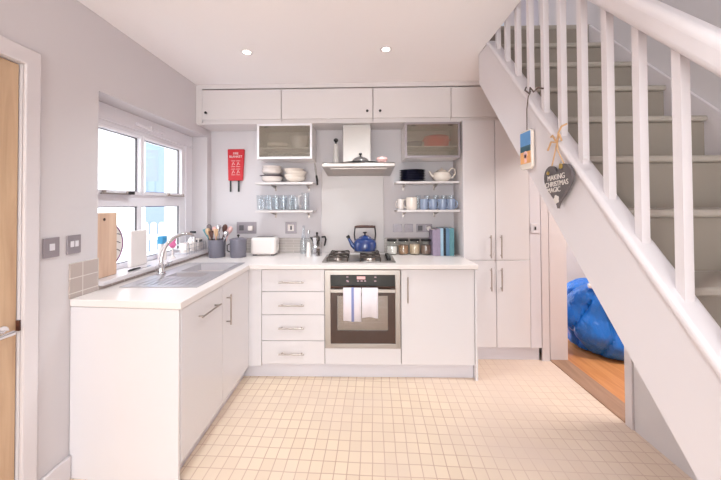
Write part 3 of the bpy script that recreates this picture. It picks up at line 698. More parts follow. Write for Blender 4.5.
# glasses on the lower left shelf
def tumbler(r, h, label, loc, name='drinking_glass', rb=.8, cat='glass'):
    m = MB().lathe([(0, 0), (r * rb, 0), (r, h), (r - .003, h), (r * rb - .003, .01), (0, .01)], n=20)
    return single(name, m, M['drink'], label, cat, 'glasses on the lower left shelf', loc=loc, smooth=True)
g0 = tumbler(.033, .12, 'straight clear tumbler, first from the left in the front row of the lower left shelf', (0, 0, 0))
spots = [(263, 2.985), (270.5, 3.0), (277, 2.985), (283.5, 2.985), (290, 2.985), (296, 2.985)]
ords = ['first', 'second', 'third', 'fourth', 'fifth', 'sixth']
for i, (u, y) in enumerate(spots):
    p = at(u, 205, y)
    lb = 'straight clear tumbler, %s from the left in the front row of the lower left shelf' % ords[i]
    if i == 0: g0.location = (p.x, y, ZL)
    else: dup(g0, (p.x, y, ZL), lb)
g1 = tumbler(.036, .145, 'tall clear glass, first from the left in the back row of the lower left shelf', (at(260, 205, 3.09).x, 3.09, ZL))
for i, u in enumerate((268, 276, 284, 292)):
    dup(g1, (at(u, 205, 3.09).x, 3.09, ZL), 'tall clear glass, %s from the left in the back row of the lower left shelf' % ords[i + 1])
p = at(305.5, 205, 3.03)
t = thing('glass_jug', 'tall clear glass jug at the right end of the lower left shelf', 'jug', (p.x, 3.03, ZL))
build('body', MB().lathe([(0, 0), (.04, 0), (.042, .05), (.036, .13), (.04, .165), (.037, .165), (.033, .13), (.039, .05), (.037, .006), (0, .006)], (p.x, 3.03, ZL)), M['drink'], t, smooth=True)
build('handle', MB().tube([(p.x - .035, 3.02, ZL + .14), (p.x - .062, 3.01, ZL + .13), (p.x - .062, 3.01, ZL + .05), (p.x - .038, 3.02, ZL + .035)], .006, 8), M['white'], t, smooth=True)

# right shelves
X3 = at(412.5, 175, 3.03).x
pl = single('dinner_plate', MB().lathe([(0, 0), (.075, 0), (.123, .013), (.121, .0165), (.075, .0045), (0, .0045)], n=36), M['navy'], 'navy plate at the bottom of the stack on the upper right shelf', 'plate', 'navy plates on the upper right shelf', loc=(X3, 3.035, ZU), smooth=True)
for i, lb in enumerate(('second', 'third', 'fourth', 'fifth', 'sixth', 'seventh')):
    dup(pl, (X3 + random.uniform(-.002, .002), 3.035, ZU + .0155 * (i + 1)), 'navy plate, %s from the bottom of the stack on the upper right shelf' % lb if i < 5 else 'topmost navy plate of the stack on the upper right shelf')
p = at(442, 175, 3.02); tx, ty = p.x, 3.03
t = thing('teapot', 'white teapot at the right end of the upper right shelf', 'teapot', (tx, ty, ZU))
build('body', MB().lathe([(0, 0), (.055, 0), (.06, .006), (.08, .03), (.086, .055), (.076, .082), (.05, .096), (0, .098)], (tx, ty, ZU)), M['cream'], t, smooth=True)
ld = build('lid', MB().lathe([(.05, .097), (.04, .108), (.015, .116), (0, .117)], (tx, ty, ZU)), M['cream'], t, smooth=True)
build('knob', MB().lathe([(0, .115), (.006, .116), (.012, .126), (0, .133)], (tx, ty, ZU)), M['cream'], ld, smooth=True)
build('spout', MB().tube([(tx - .07, ty - .01, ZU + .045), (tx - .1, ty - .012, ZU + .065), (tx - .118, ty - .013, ZU + .1)], [.018, .012, .009], 12), M['cream'], t, smooth=True)
build('handle', MB().tube([(tx + .06, ty - .01, ZU + .085), (tx + .085, ty - .012, ZU + .125), (tx + .115, ty - .014, ZU + .12), (tx + .122, ty - .014, ZU + .08), (tx + .1, ty - .012, ZU + .04), (tx + .08, ty - .01, ZU + .035)], .0085, 10), M['cream'], t, smooth=True)
def mug(r, h, mt, label, loc, rz, group, hm=None):
    t = thing('mug', label, 'mug', loc, group, rz)
    build('body', MB().lathe([(0, 0), (r * .85, 0), (r * .95, .006), (r, h * .4), (r, h), (r - .004, h), (r - .005, .01), (0, .008)], n=28), mt, t, world=False, smooth=True)
    build('handle', MB().tube([(r - .004, 0, h * .82), (r + .022, 0, h * .8), (r + .032, 0, h * .5), (r + .02, 0, h * .22), (r - .004, 0, h * .2)], .0055, 8), hm or mt, t, world=False, smooth=True)
    return t
p = at(411.5, 200, 3.0); mug(.052, .115, M['cream'], 'large cream mug beside the blue mugs on the lower right shelf', (p.x, 3.0, ZL), PI * .92, None)
p = at(400.8, 200, 3.05); mug(.033, .1, M['white'], 'small white cup at the left end of the lower right shelf', (p.x, 3.06, ZL), PI * 1.2, None)
m0 = None
for i, (u, lb) in enumerate(((424, 'pale blue mug next to the cream mug'), (433, 'pale blue mug, second of the four from the left'), (442.3, 'pale blue mug, third of the four from the left'), (451, 'pale blue mug at the right end of the shelf, by the tall cupboards'))):
    p = at(u, 203, 2.99)
    if m0 is None: m0 = mug(.039, .098, M['bluemug'], lb, (p.x, 2.99, ZL), -.9, 'blue mugs on the lower right shelf')
    else: dup(m0, (p.x, 2.99, ZL), lb)
for i, u in enumerate((418, 427, 436, 444, 451)):
    p = at(u, 200, 3.1); tumbler(.03, .135, 'clear glass behind the mugs on the lower right shelf, %s from the left' % ords[i], (p.x, 3.1, ZL))['group'] = 'glasses behind the blue mugs'

# wall plates
def plate(name, label, cat, u0, v0, u1, v1, insert=None, col='plate', Y=YB):
    a, b = at(u0, v0, Y), at(u1, v1, Y); t = thing(name, label, cat, ((a.x + b.x) / 2, Y, b.z))
    build('plate', MB().box(a.x, b.x, Y - .009, Y - .0005, b.z, a.z), M[col], t, bevel=.002)
    cx, cz, w_, h_ = (a.x + b.x) / 2, (a.z + b.z) / 2, b.x - a.x, a.z - b.z
    if insert == 'single': build('socket_face', MB().box(cx - w_ * .28, cx + w_ * .28, Y - .012, Y - .008, cz - h_ * .28, cz + h_ * .28), M['white'], t, bevel=.001); build('switch', MB().box(cx - .006, cx + .012, Y - .014, Y - .011, cz - .02, cz + .02), M['dgrey'], t)
    if insert == 'double':
        for s_ in (-1, 1): build('socket_face', MB().box(cx + s_ * w_ * .25 - .022, cx + s_ * w_ * .25 + .022, Y - .012, Y - .008, cz - .025, cz + .025), M['dgrey'] if s_ < 0 else M['plate'], t, bevel=.001)
    if insert == 'rocker': build('rocker', MB().box(cx - .012, cx + .012, Y - .013, Y - .008, cz - .014, cz + .014), M['plate'], t, bevel=.001)
    return (cx, cz)
plate('wall_socket', 'single grey switched socket between the toaster and the moka pot', 'socket', 285.5, 222, 296.5, 233.5, 'single')
plate('wall_socket', 'double grey socket behind the lidded grey canister', 'socket', 237, 222, 256.5, 233.5, 'double')
q = at(251.5, 228, YB); single('plug', MB().box(q.x - .024, q.x + .024, YB - .045, YB - .0125, q.z - .024, q.z + .024), M['white'], 'white plug in the double socket above the toaster', 'plug', bevel=.008)
plate('light_switch', 'leftmost grey plate above the storage jars', 'switch', 393, 224, 402, 232, 'rocker')
plate('light_switch', 'middle grey plate above the storage jars', 'switch', 404.5, 224, 413, 232, 'rocker')
plate('wall_socket', 'double grey socket above the storage jars, beside the books', 'socket', 416, 224, 432, 232, 'double')
q = at(428, 228, YB); single('plug', MB().lathe([(0, 0), (.024, 0), (.024, -.03), (.018, -.036), (0, -.036)], (q.x, YB - .0125, q.z), 20, 'y'), M['white'], 'round white plug in the socket above the jars', 'plug', smooth=True)
for (y0, y1, lb, kind) in ((1.468, 1.548, 'grey wall plate nearest the oak door', 0), (1.588, 1.668, 'grey wall plate next to the window, above the tiles', 1)):
    t = thing('light_switch', lb, 'switch', (XL, (y0 + y1) / 2, 1.13), 'grey plates on the left wall')
    build('plate', MB().box(XL + .0005, XL + .008, y0, y1, 1.135, 1.23), M['plate'], t, bevel=.002)
    c = (y0 + y1) / 2
    if kind: build('rocker', MB().box(XL + .008, XL + .012, c - .022, c - .004, 1.17, 1.2).box(XL + .008, XL + .012, c + .004, c + .022, 1.17, 1.2), M['plinth'], t, bevel=.001)
    else: build('rocker', MB().box(XL + .008, XL + .012, c - .012, c + .012, 1.168, 1.2), M['plinth'], t, bevel=.001)

# fire blanket
t = thing('fire_blanket', 'red fire blanket pouch with two black pull tapes on the back wall', 'fire blanket', (-1.235, YB, 1.49))
fb = build('pouch', MB().prism([(-1.322, 1.925), (-1.155, 1.925), (-1.172, 1.615), (-1.315, 1.615)], 'y', YB - .03, YB - .001), M['red'], t, bevel=.008)
build('pull_tape', MB().box(-1.302, -1.286, YB - .022, YB - .016, 1.505, 1.62), M['black'], t, bevel=.002)
build('pull_tape', MB().box(-1.222, -1.204, YB - .022, YB - .016, 1.505, 1.62), M['black'], t, bevel=.002)
def text(s_, size, mt, name, parent, mtx, thick=.0006):
    cu = bpy.data.curves.new(name, 'FONT'); cu.body = s_; cu.size = size; cu.align_x = 'CENTER'; cu.align_y = 'CENTER'; cu.extrude = thick
    tmp = bpy.data.objects.new('tmp', cu); C.objects.link(tmp)
    me = bpy.data.meshes.new_from_object(tmp.evaluated_get(bpy.context.evaluated_depsgraph_get()))
    bpy.data.objects.remove(tmp); me.transform(mtx); me.transform(Matrix.Translation(-root_of(parent).location))
    me.materials.clear(); me.materials.append(mt)
    o = bpy.data.objects.new(name, me); C.objects.link(o); o.parent = parent; return o
RX = Matrix.Rotation(PI / 2, 4, 'X')
text('FIRE\nBLANKET', .03, M['white'], 'printed_lettering', fb, Matrix.Translation((-1.238, YB - .031, 1.865)) @ RX)
m = MB()
for k, (x, z) in enumerate(((-1.262, 1.78), (-1.214, 1.78), (-1.262, 1.70), (-1.214, 1.70))):
    m.box(x - .019, x + .019, YB - .0315, YB - .030, z + .027, z + .03).box(x - .019, x + .019, YB - .0315, YB - .030, z - .03, z - .027)
    m.tube([(x - .012, YB - .031, z - .016), (x, YB - .031, z + .016), (x + .012, YB - .031, z - .01)], .0025, 6)
build('printed_pictogram', m, M['white'], fb)

# ------------------------------------------------------------------ on the back worktop
ZT = .9055
def pot_profile(r, h, th=.004): return [(0, 0), (r * .9, 0), (r * .95, .006), (r, h), (r + .003, h + .003), (r - th, h + .002), (r * .93 - th, .01), (0, .008)]
p = at(217, 250, 2.9); ux = p.x
single('utensil_pot', MB().lathe(pot_profile(.076, .158)), M['pot'], 'open grey enamel pot full of cooking utensils in the corner', 'pot', loc=(ux, 2.9, ZT), smooth=True)
uts = [('wooden_spoon', 'utwood', -.045, .0, -.09, .0, .24, 'spoon', 'pale wooden spoon leaning left in the utensil pot'), ('wooden_spoon', 'darkwood', .03, .01, .07, .02, .27, 'spoon', 'dark wooden spoon leaning right in the utensil pot'),
       ('spatula', 'darkwood', -.02, -.02, -.045, -.03, .22, 'flat', 'dark spatula at the front of the utensil pot'), ('steel_spoon', 'chrome', .0, .02, .0, .04, .27, 'spoon', 'steel spoon standing upright in the utensil pot'),
       ('whisk', 'chrome', .02, -.02, .04, -.04, .26, 'whisk', 'steel whisk in the utensil pot'), ('wooden_fork', 'utwood', .01, -.03, .015, -.06, .24, 'flat', 'pale wooden turner at the front of the utensil pot'),
       ('slotted_spoon', 'palepink', .04, .03, .11, .05, .25, 'spoon', 'pink-tinged spoon leaning far right in the utensil pot'), ('ladle', 'soil', -.04, .03, -.10, .05, .27, 'spoon', 'grey ladle at the back left of the utensil pot'),
       ('spatula', 'bk5', -.05, .02, -.125, .03, .235, 'flat', 'teal spatula leaning far left in the utensil pot'), ('wooden_spoon', 'palepink', -.01, .035, -.05, .06, .25, 'spoon', 'pinkish spoon at the back of the utensil pot'),
       ('steel_spoon', 'chrome', .045, -.01, .10, -.03, .22, 'spoon', 'steel spoon leaning right at the front of the utensil pot')]
for nm, mt, bx, by, tx_, ty_, h, kind, lb in uts:
    b0 = Vector((ux + bx * .6, 2.9 + by * .6, ZT + .012)); e = Vector((ux + tx_ * 1.0, 2.9 + ty_ * .9, ZT + h * 1.08)); dv = (e - b0).normalized()
    m = MB()
    m.tube([b0, b0.lerp(e, .75)], .0055, 8)
    if kind == 'spoon': m.tube([b0.lerp(e, .73), b0.lerp(e, .8), b0.lerp(e, .9), b0.lerp(e, .98), e + dv * .003], [.005, .017, .024, .018, .006], 12)
    elif kind == 'flat':
        s_ = dv.cross(Vector((0, 1, 0))).normalized()
        a, b = b0.lerp(e, .72), e
        vs = [m.v(a + s_ * .01 + Vector((0, k, 0))) for k in (-.003, .003)] + [m.v(a - s_ * .01 + Vector((0, k, 0))) for k in (-.003, .003)] + [m.v(b + s_ * .024 + Vector((0, k, 0))) for k in (-.003, .003)] + [m.v(b - s_ * .024 + Vector((0, k, 0))) for k in (-.003, .003)]
        for q in ((0, 2, 6, 4), (1, 5, 7, 3), (0, 4, 5, 1), (2, 3, 7, 6), (4, 6, 7, 5), (0, 1, 3, 2)): m.f([vs[i] for i in q])
    else:
        for k in range(4):
            s_ = Matrix.Rotation(k * PI / 4, 3, dv) @ dv.orthogonal().normalized()
            c = b0.lerp(e, .72); m.tube([c, c + dv * .03 + s_ * .02, c + dv * .06 + s_ * .024, c + dv * .085, c + dv * .06 - s_ * .024, c + dv * .03 - s_ * .02, c], .0014, 5)
    single(nm, m, M[mt], lb, 'utensil', 'utensils in the grey pot', smooth=True)
p = at(238.3, 250, 2.9); cx_ = p.x
t = thing('lidded_canister', 'grey enamel canister with a knobbed lid beside the utensil pot', 'canister', (cx_, 2.9, ZT))
build('body', MB().lathe([(0, 0), (.066, 0), (.069, .006), (.073, .155), (0, .155)], (cx_, 2.9, ZT)), M['pot'], t, smooth=True)
ld = build('lid', MB().lathe([(.076, .156), (.076, .162), (.05, .172), (0, .176)], (cx_, 2.9, ZT)), M['pot'], t, smooth=True)
build('knob', MB().lathe([(0, .175), (.006, .176), (.006, .186), (.013, .192), (.01, .203), (0, .205)], (cx_, 2.9, ZT)), M['black'], ld, smooth=True)
build('side_handle', MB().tube([(cx_ - .07, 2.88, ZT + .12), (cx_ - .09, 2.87, ZT + .11), (cx_ - .09, 2.87, ZT + .06), (cx_ - .07, 2.88, ZT + .05)], .005, 8), M['black'], t, smooth=True)
a, b = at(249.8, 250, 2.95), at(275.5, 250, 2.95)
t = thing('toaster', 'white rounded toaster against the back wall', 'toaster', ((a.x + b.x) / 2, 3.03, ZT))
build('body', MB().box(a.x, b.x, 2.95, 3.11, ZT + .008, ZT + .168), M['white'], t, bevel=.03, seg=5)
build('slot', MB().box(a.x + .04, b.x - .04, 2.99, 3.005, ZT + .165, ZT + .1695).box(a.x + .04, b.x - .04, 3.05, 3.065, ZT + .165, ZT + .1695), M['black'], t)
for q in (a.x + .02, b.x - .05): build('foot', MB().box(q, q + .03, 2.97, 3.09, ZT, ZT + .012), M['black'], t)
build('lever', MB().box(b.x - .001, b.x + .014, 3.015, 3.045, ZT + .1, ZT + .115), M['chrome'], t, bevel=.003)
# glassware left of the hob
def bottle(name, u, Y, prof, mt, label, cat, stopper=None):
    p = at(u, 250, Y); t = thing(name, label, cat, (p.x, Y, ZT))
    build('body', MB().lathe(prof, (p.x, Y, ZT)), mt, t, smooth=True)
    if stopper: build('stopper', MB().lathe(stopper[0], (p.x, Y, ZT)), stopper[1], t, smooth=True)
bottle('glass_bottle', 303.5, 3.09, [(0, 0), (.032, 0), (.034, .12), (.015, .19), (.013, .27), (.010, .27), (.012, .19), (.031, .12), (.029, .006), (0, .006)], M['drink'], 'tall clear glass bottle by the splashback, left of the moka pot', 'bottle')
bottle('oil_bottle', 308.5, 3.05, [(0, 0), (.026, 0), (.028, .1), (.012, .15), (.011, .2), (0, .2)], M['drink'], 'smaller clear oil bottle behind the white mill', 'bottle', ([(0, .2), (.012, .2), (.012, .225), (0, .225)], M['chrome']))
bottle('salt_mill', 308.6, 2.93, [(0, 0), (.021, 0), (.02, .05), (.015, .1), (.013, .125), (0, .13)], M['white'], 'small white mill in front of the glass bottles', 'mill')
# moka pot
p = at(317, 250, 2.97); mx_, my_ = p.x, 2.97
t = thing('moka_pot', 'faceted aluminium moka pot with black knob and handle left of the hob', 'coffee pot', (mx_, my_, ZT))
build('base', MB().lathe([(0, 0), (.048, 0), (.042, .07), (.036, .08), (0, .08)], (mx_, my_, ZT), 8), M['chrome'], t)
build('upper_chamber', MB().lathe([(.036, .081), (.034, .09), (.05, .17), (.046, .17), (.03, .09), (0, .088)], (mx_, my_, ZT), 8), M['chrome'], t)
ld = build('lid', MB().lathe([(.05, .171), (.03, .185), (0, .192)], (mx_, my_, ZT), 8), M['chrome'], t)
build('knob', MB().lathe([(0, .19), (.006, .192), (.01, .2), (.009, .215), (0, .218)], (mx_, my_, ZT), 8), M['black'], ld, smooth=True)
build('handle', MB().tube([(mx_ + .045, my_, ZT + .17), (mx_ + .075, my_ - .005, ZT + .175), (mx_ + .082, my_ - .005, ZT + .15), (mx_ + .07, my_ - .005, ZT + .09)], [.008, .009, .009, .007], 8), M['black'], t, smooth=True)
build('spout', MB().prism([(mx_ - .045, ZT + .17), (mx_ - .066, ZT + .172), (mx_ - .04, ZT + .13)], 'y', my_ - .01, my_ + .01), M['black'], t)
# kettle on the hob
kx, ky, kz = .055, 2.885, .9575
kx = at(365, 245, ky).x
t = thing('kettle', 'blue enamel stovetop kettle with a wooden-gripped handle on the hob', 'kettle', (kx, ky, kz))
build('body', MB().lathe([(0, 0), (.09, 0), (.099, .01), (.103, .035), (.102, .075), (.092, .1), (.07, .116), (.055, .122), (.05, .124), (0, .124)], (kx, ky, kz), 40), M['kettle'], t, smooth=True)
build('base_ring', MB().lathe([(.088, -.0), (.1, .002), (.101, .008), (.097, .012)], (kx, ky, kz), 40), M['steel'], t, smooth=True)
ld = build('lid', MB().lathe([(.056, .122), (.054, .128), (.03, .142), (0, .147)], (kx, ky, kz), 32), M['kettle'], t, smooth=True)
build('knob', MB().lathe([(0, .145), (.007, .146), (.007, .158), (.02, .166), (.017, .173), (0, .174)], (kx, ky, kz)), M['black'], ld, smooth=True)
build('spout', MB().tube([(kx - .085, ky - .01, kz + .035), (kx - .115, ky - .015, kz + .06), (kx - .135, ky - .018, kz + .1), (kx - .148, ky - .02, kz + .125)], [.026, .02, .014, .012], 14), M['kettle'], t, smooth=True)
build('whistle', MB().tube([(kx - .142, ky - .02, kz + .12), (kx - .155, ky - .022, kz + .142)], [.014, .015], 12).tube([(kx - .148, ky - .02, kz + .135), (kx - .168, ky - .022, kz + .128)], .006, 8), M['black'], t, smooth=True)
for s_ in (-1, 1): hd = build('handle_arm', MB().tube([(kx + s_ * .088, ky, kz + .09), (kx + s_ * .095, ky, kz + .15), (kx + s_ * .088, ky, kz + .215)], .0065, 8), M['black'], t, smooth=True)
build('grip', MB().tube([(kx - .092, ky, kz + .216), (kx - .07, ky, kz + .219), (kx, ky, kz + .221), (kx + .07, ky, kz + .219), (kx + .092, ky, kz + .216)], [.010, .012, .013, .012, .010], 12), M['brownh'], t, smooth=True)
# storage jars
for u, mt, fill, lb in ((392, 'flour', .075, 'storage jar of white flour nearest the hob'), (403.3, 'pasta', .085, 'storage jar of brown pasta, second from the hob'),
                        (414.6, 'oats', .095, 'storage jar of pale mixed nuts, third from the hob'), (425.8, 'coffee', .085, 'storage jar of brown beans next to the books')):
    p = at(u, 250, 3.035); t = thing('storage_jar', lb, 'jar', (p.x, 3.035, ZT), 'glass storage jars')
    build('jar_body', MB().lathe([(0, 0), (.047, 0), (.05, .008), (.05, .11), (.042, .125), (.039, .125), (.047, .108), (.047, .01), (0, .006)], (p.x, 3.035, ZT)), M['glass'], t, smooth=True)
    build('contents', MB().lathe([(0, .0065), (.046, .0105), (.0465, fill), (.03, fill + .004), (0, fill + .002)], (p.x, 3.035, ZT)), M[mt], t, smooth=True)
    build('lid', MB().lathe([(0, .126), (.046, .126), (.047, .142), (.04, .146), (0, .146)], (p.x, 3.035, ZT)), M['black'], t, smooth=True)
# books
bx = at(432.8, 250, 2.95).x
for wd, h, mt, lb in ((.038, .235, 'bk1', 'lilac cookery book nearest the jars'), (.03, .245, 'bk1', 'lilac-spined book, second from the jars'), (.026, .25, 'bk2', 'pale blue book in the middle of the row'),
                      (.022, .25, 'bk3', 'thin black book between the blue ones'), (.03, .25, 'bk4', 'slate blue book right of the black one'), (.042, .25, 'bk5', 'teal book at the tall cupboard end of the row')):
    t = thing('book', lb, 'book', (bx + wd / 2, 3.02, ZT), 'cookery books on the worktop')
    build('cover', MB().slab([bx, bx + .003, bx + wd - .003, bx + wd], [2.945, 2.949, 3.11], lambda x, y: not (bx + .003 < x < bx + wd - .003 and y > 2.949), 'z', ZT, ZT + h), M[mt], t, bevel=.001)
    build('pages', MB().box(bx + .0032, bx + wd - .0032, 2.9495, 3.105, ZT + .003, ZT + h - .004), M['paper'], t)
    bx += wd + .001

# ------------------------------------------------------------------ on the window sill
ZS = .9525
t = thing('chopping_board', 'thick beech chopping board standing at the near end of the window sill', 'chopping board', (-1.555, 1.89, ZS))
def leaning_plate(x, th): return None
m = MB().prism([(1.79, ZS), (1.985, ZS), (1.985, ZS + .385), (1.79, ZS + .385)], 'x', -1.57, -1.54)
bo = build('board', m, M['board'], t, bevel=.004)
build('hanging_hole', MB().cyl((-1.5405, 1.885, ZS + .345), .009, .0015, 'x'), M['brownh'], t, smooth=True)
t = thing('round_tray', 'round white tray with a purple rim leaning behind the chopping board', 'tray', (-1.6, 1.985, ZS))
build('disc', MB().lathe([(0, 0), (.14, 0), (.14, .008), (0, .008)], (-1.6, 1.96, ZS + .18), 40, 'x'), M['white'], t)
build('rim', MB().tube([(-1.594, 1.96 + .142 * math.cos(a), ZS + .18 + .142 * math.sin(a)) for a in [k * 2 * PI / 36 for k in range(36)]], .0055, 8, closed=True), mat('purple_rim', (150, 92, 138), .4), t, smooth=True, label='purple rim')
m = MB()
for k in range(3): m.tube([(-1.5915, 2.03 + .004 * k, ZS + .24 - k * .05), (-1.5915, 2.055, ZS + .245 - k * .05), (-1.5915, 2.08, ZS + .238 - k * .055)], .0025, 5)
build('printed_pattern', m, M['soil'], t)
single('white_card', MB().box(-1.615, -1.585, 2.175, 2.335, ZS, ZS + .25), M['white'], 'upright white box behind the tap on the window sill', 'box', bevel=.004)
t = thing('kitchen_knife', 'small knife with a dark handle lying on the window sill', 'knife', (-1.5, 2.15, ZS))
build('blade', MB().box(-1.503, -1.501 + .012, 2.13, 2.24, ZS + .001, ZS + .004), M['chrome'], t)
build('handle', MB().tube([(-1.498, 2.03, ZS + .008), (-1.498, 2.08, ZS + .009), (-1.497, 2.135, ZS + .007)], [.006, .008, .005], 8), M['black'], t, smooth=True)
p = Vector((-1.57, 2.49, ZS))
t = thing('cleaner_bottle', 'white spray bottle with a bright blue top on the sill', 'bottle', p)
build('body', MB().lathe([(0, 0), (.03, 0), (.031, .08), (.014, .115), (.013, .125), (0, .125)], p), M['white'], t, smooth=True)
build('cap', MB().box(p.x - .022, p.x + .022, p.y - .03, p.y + .03, p.z + .125, p.z + .185).box(p.x - .01, p.x + .03, p.y - .01, p.y + .01, p.z + .165, p.z + .18), M['cyan'], t, bevel=.005)
p = Vector((-1.53, 2.56, ZS))
t = thing('washing_up_brush', 'pink-headed brush standing on the sill behind the tap', 'brush', p)
build('handle', MB().lathe([(0, 0), (.022, 0), (.02, .01), (.007, .02), (.007, .1), (0, .1)], p), M['white'], t, smooth=True)
build('head', MB().lathe([(0, .08), (.018, .085), (.03, .105), (.022, .128), (.03, .145), (.02, .165), (0, .17)], p, sx=.9), M['pink'], t, smooth=True)
t = thing('wire_caddy', 'chrome wire caddy holding soap things at the far end of the sill', 'caddy', (-1.545, 2.85, ZS))
m = MB()
for z in (.012, .05, .085): m.tube([(-1.6, 2.7, ZS + z), (-1.49, 2.7, ZS + z), (-1.49, 3.02, ZS + z), (-1.6, 3.02, ZS + z)], .0025, 6, closed=True)
for y in [2.7 + .04 * k for k in range(9)]: m.tube([(-1.49, y, ZS + .0), (-1.49, y, ZS + .085)], .002, 6); m.tube([(-1.6, y, ZS + .012), (-1.49, y, ZS + .012)], .002, 6)
build('wire_frame', m, M['chrome'], t, smooth=True)
build('post', MB().tube([(-1.49, 2.7, ZS), (-1.49, 2.7, ZS + .12)], .003, 6).tube([(-1.6, 2.7, ZS), (-1.6, 2.7, ZS + .12)], .003, 6), M['chrome'], t, smooth=True)
p = Vector((-1.545, 2.76, ZS + .0155)); single('soap_tub', MB().lathe([(0, 0), (.038, 0), (.04, .06), (.034, .085), (0, .088)], p), M['white'], 'squat white tub in the wire caddy', 'tub', smooth=True)
p = Vector((-1.54, 2.87, ZS + .0155)); t = thing('soap_bottle', 'white soap bottle with a black pump in the wire caddy', 'bottle', p)
build('body', MB().lathe([(0, 0), (.03, 0), (.031, .1), (.012, .125), (0, .126)], p), M['white'], t, smooth=True)
build('pump', MB().tube([p + Vector((0, 0, .12)), p + Vector((0, 0, .165))], .006, 8).box(p.x - .012, p.x + .035, p.y - .011, p.y + .011, p.z + .155, p.z + .175), M['black'], t, bevel=.002)
t = thing('sponge_box', 'white carton with a dark label at the far end of the wire caddy', 'box', (-1.54, 2.965, ZS + .0155))
build('carton', MB().box(-1.58, -1.505, 2.925, 3.0, ZS + .0155, ZS + .12), M['white'], t, bevel=.003)
build('label_strip', MB().box(-1.57, -1.515, 2.924, 2.9255, ZS + .085, ZS + .105).box(-1.506, -1.504, 2.935, 2.99, ZS + .085, ZS + .105), M['dgrey'], t)

# ------------------------------------------------------------------ hanging on the stair string
XS = .853
t = thing('slate_heart', 'dark slate heart with white lettering hanging on the staircase', 'heart sign', (XS - .02, 1.37, 1.36))
c = Vector((0, 1.383, 1.458)); pts = []
for k in range(48):
    a = 2 * PI * k / 48
    hx = 16 * math.sin(a) ** 3; hy = 13 * math.cos(a) - 5 * math.cos(2 * a) - 2 * math.cos(3 * a) - math.cos(4 * a)
    pts.append((c.y - hx * .0060, c.z + .012 + hy * .0064))
ht = build('heart_slab', MB().prism(pts, 'x', XS - .026, XS - .014), M['slate'], t, bevel=.003)
RL = Matrix.Rotation(-PI / 2, 4, 'Z') @ RX          # lettering that faces -X
for s_, sz, dz, dy in (('MAKING', .032, .036, .006), ('CHRISTMAS', .031, .008, .004), ('MAGIC', .03, -.018, .022)):
    text(s_, sz, M['chalk'], 'chalk_lettering', ht, Matrix.Translation((XS - .0268, c.y + dy, c.z + dz)) @ RL @ Matrix.Rotation(.06, 4, 'Z'), .0008)
m = MB()
for k in range(5):
    a = k * 2 * PI / 5; m.cyl((XS - .028, c.y + .004 + .011 * math.cos(a), c.z - .058 + .011 * math.sin(a)), .008, .002, 'x', 12)
build('white_flower', m.cyl((XS - .0285, c.y + .004, c.z - .058), .008, .002, 'x', 12), M['chalk'], ht)
build('bead', MB().cyl((XS - .029, c.y - .03, c.z + .08), .011, .006, 'x', 16).cyl((XS - .029, c.y + .062, c.z + .058), .008, .006, 'x', 16), M['brass'], ht, smooth=True)
ky_ = 1.40; kz_ = 1.665
rb = build('cord', MB().tube([(XS - .02, c.y + .045, c.z + .085), (XS - .016, ky_ + .01, kz_ - .06), (XS - .012, ky_, kz_ - .02)], .0028, 6).tube([(XS - .02, c.y - .04, c.z + .09), (XS - .016, ky_ - .012, kz_ - .06), (XS - .012, ky_, kz_ - .02)], .0028, 6)
           .tube([(XS - .012, ky_, kz_ - .02), (XS - .012, ky_ - .01, kz_ + .02), (XS - .005, ky_ - .02, kz_ + .045), (.868, ky_ - .025, kz_ + .055)], .004, 6), M['raffia'], t, smooth=True)
build('bow', MB().tube([(XS - .014, ky_, kz_ - .02), (XS - .02, ky_ + .03, kz_ - .012), (XS - .018, ky_ + .06, kz_ - .045)], .004, 6).tube([(XS - .014, ky_, kz_ - .02), (XS - .02, ky_ - .03, kz_ + .01), (XS - .018, ky_ - .04, kz_ - .02)], .004, 6)
      .tube([(XS - .014, ky_, kz_ - .02), (XS - .02, ky_ + .02, kz_ + .015), (XS - .018, ky_ + .035, kz_ + .01)], .004, 6), M['raffia'], t, smooth=True)

t = thing('beach_picture', 'small painted beach scene plaque hanging from a cord on the staircase', 'plaque', (XS - .012, 1.62, 1.57))
y0, y1, z0, z1 = 1.595, 1.71, 1.555, 1.755
fr = build('panel', MB().prism([(y0, z0 + .015), (y0 + .015, z0), (y1 - .015, z0), (y1, z0 + .015), (y1, z1 - .015), (y1 - .015, z1), (y0 + .015, z1), (y0, z1 - .015)], 'x', XS - .02, XS - .004), M['cream'], t, bevel=.004)
build('sky_area', MB().box(XS - .0215, XS - .0195, y0 + .008, y1 - .008, z0 + .12, z1 - .01), M['picblue'], fr)
build('sea_area', MB().box(XS - .0215, XS - .0195, y0 + .008, y1 - .008, z0 + .09, z0 + .12), M['picteal'], fr)
build('sand_area', MB().box(XS - .0215, XS - .0195, y0 + .008, y1 - .008, z0 + .03, z0 + .09), M['picsand'], fr)
build('painted_figure', MB().cyl((XS - .0225, 1.65, z0 + .075), .018, .002, 'x', 16).box(XS - .0225, XS - .0205, 1.64, 1.66, z0 + .035, z0 + .075), M['palepink'], fr)
build('cord', MB().tube([(XS - .012, 1.65, z1 - .004), (XS - .013, 1.648, 1.86), (XS - .014, 1.63, 1.92), (XS - .006, 1.62, 1.945)], .0026, 6), M['twine'], t, smooth=True)
build('knot', MB().tube([(XS - .012, 1.62, 1.93), (XS - .02, 1.60, 1.955), (XS - .008, 1.59, 1.93), (XS - .004, 1.56, 1.94), (.868, 1.545, 1.93)], .004, 6).tube([(XS - .012, 1.62, 1.93), (XS - .02, 1.65, 1.96), (XS - .015, 1.645, 1.975)], .004, 6), M['twine'], t, smooth=True)
single('coat_peg', MB().cyl((XS - .02, 1.235, 1.555), .009, .018, 'x', 14), M['trim'], 'tiny white peg on the staircase string beside the slate heart', 'peg', smooth=True)

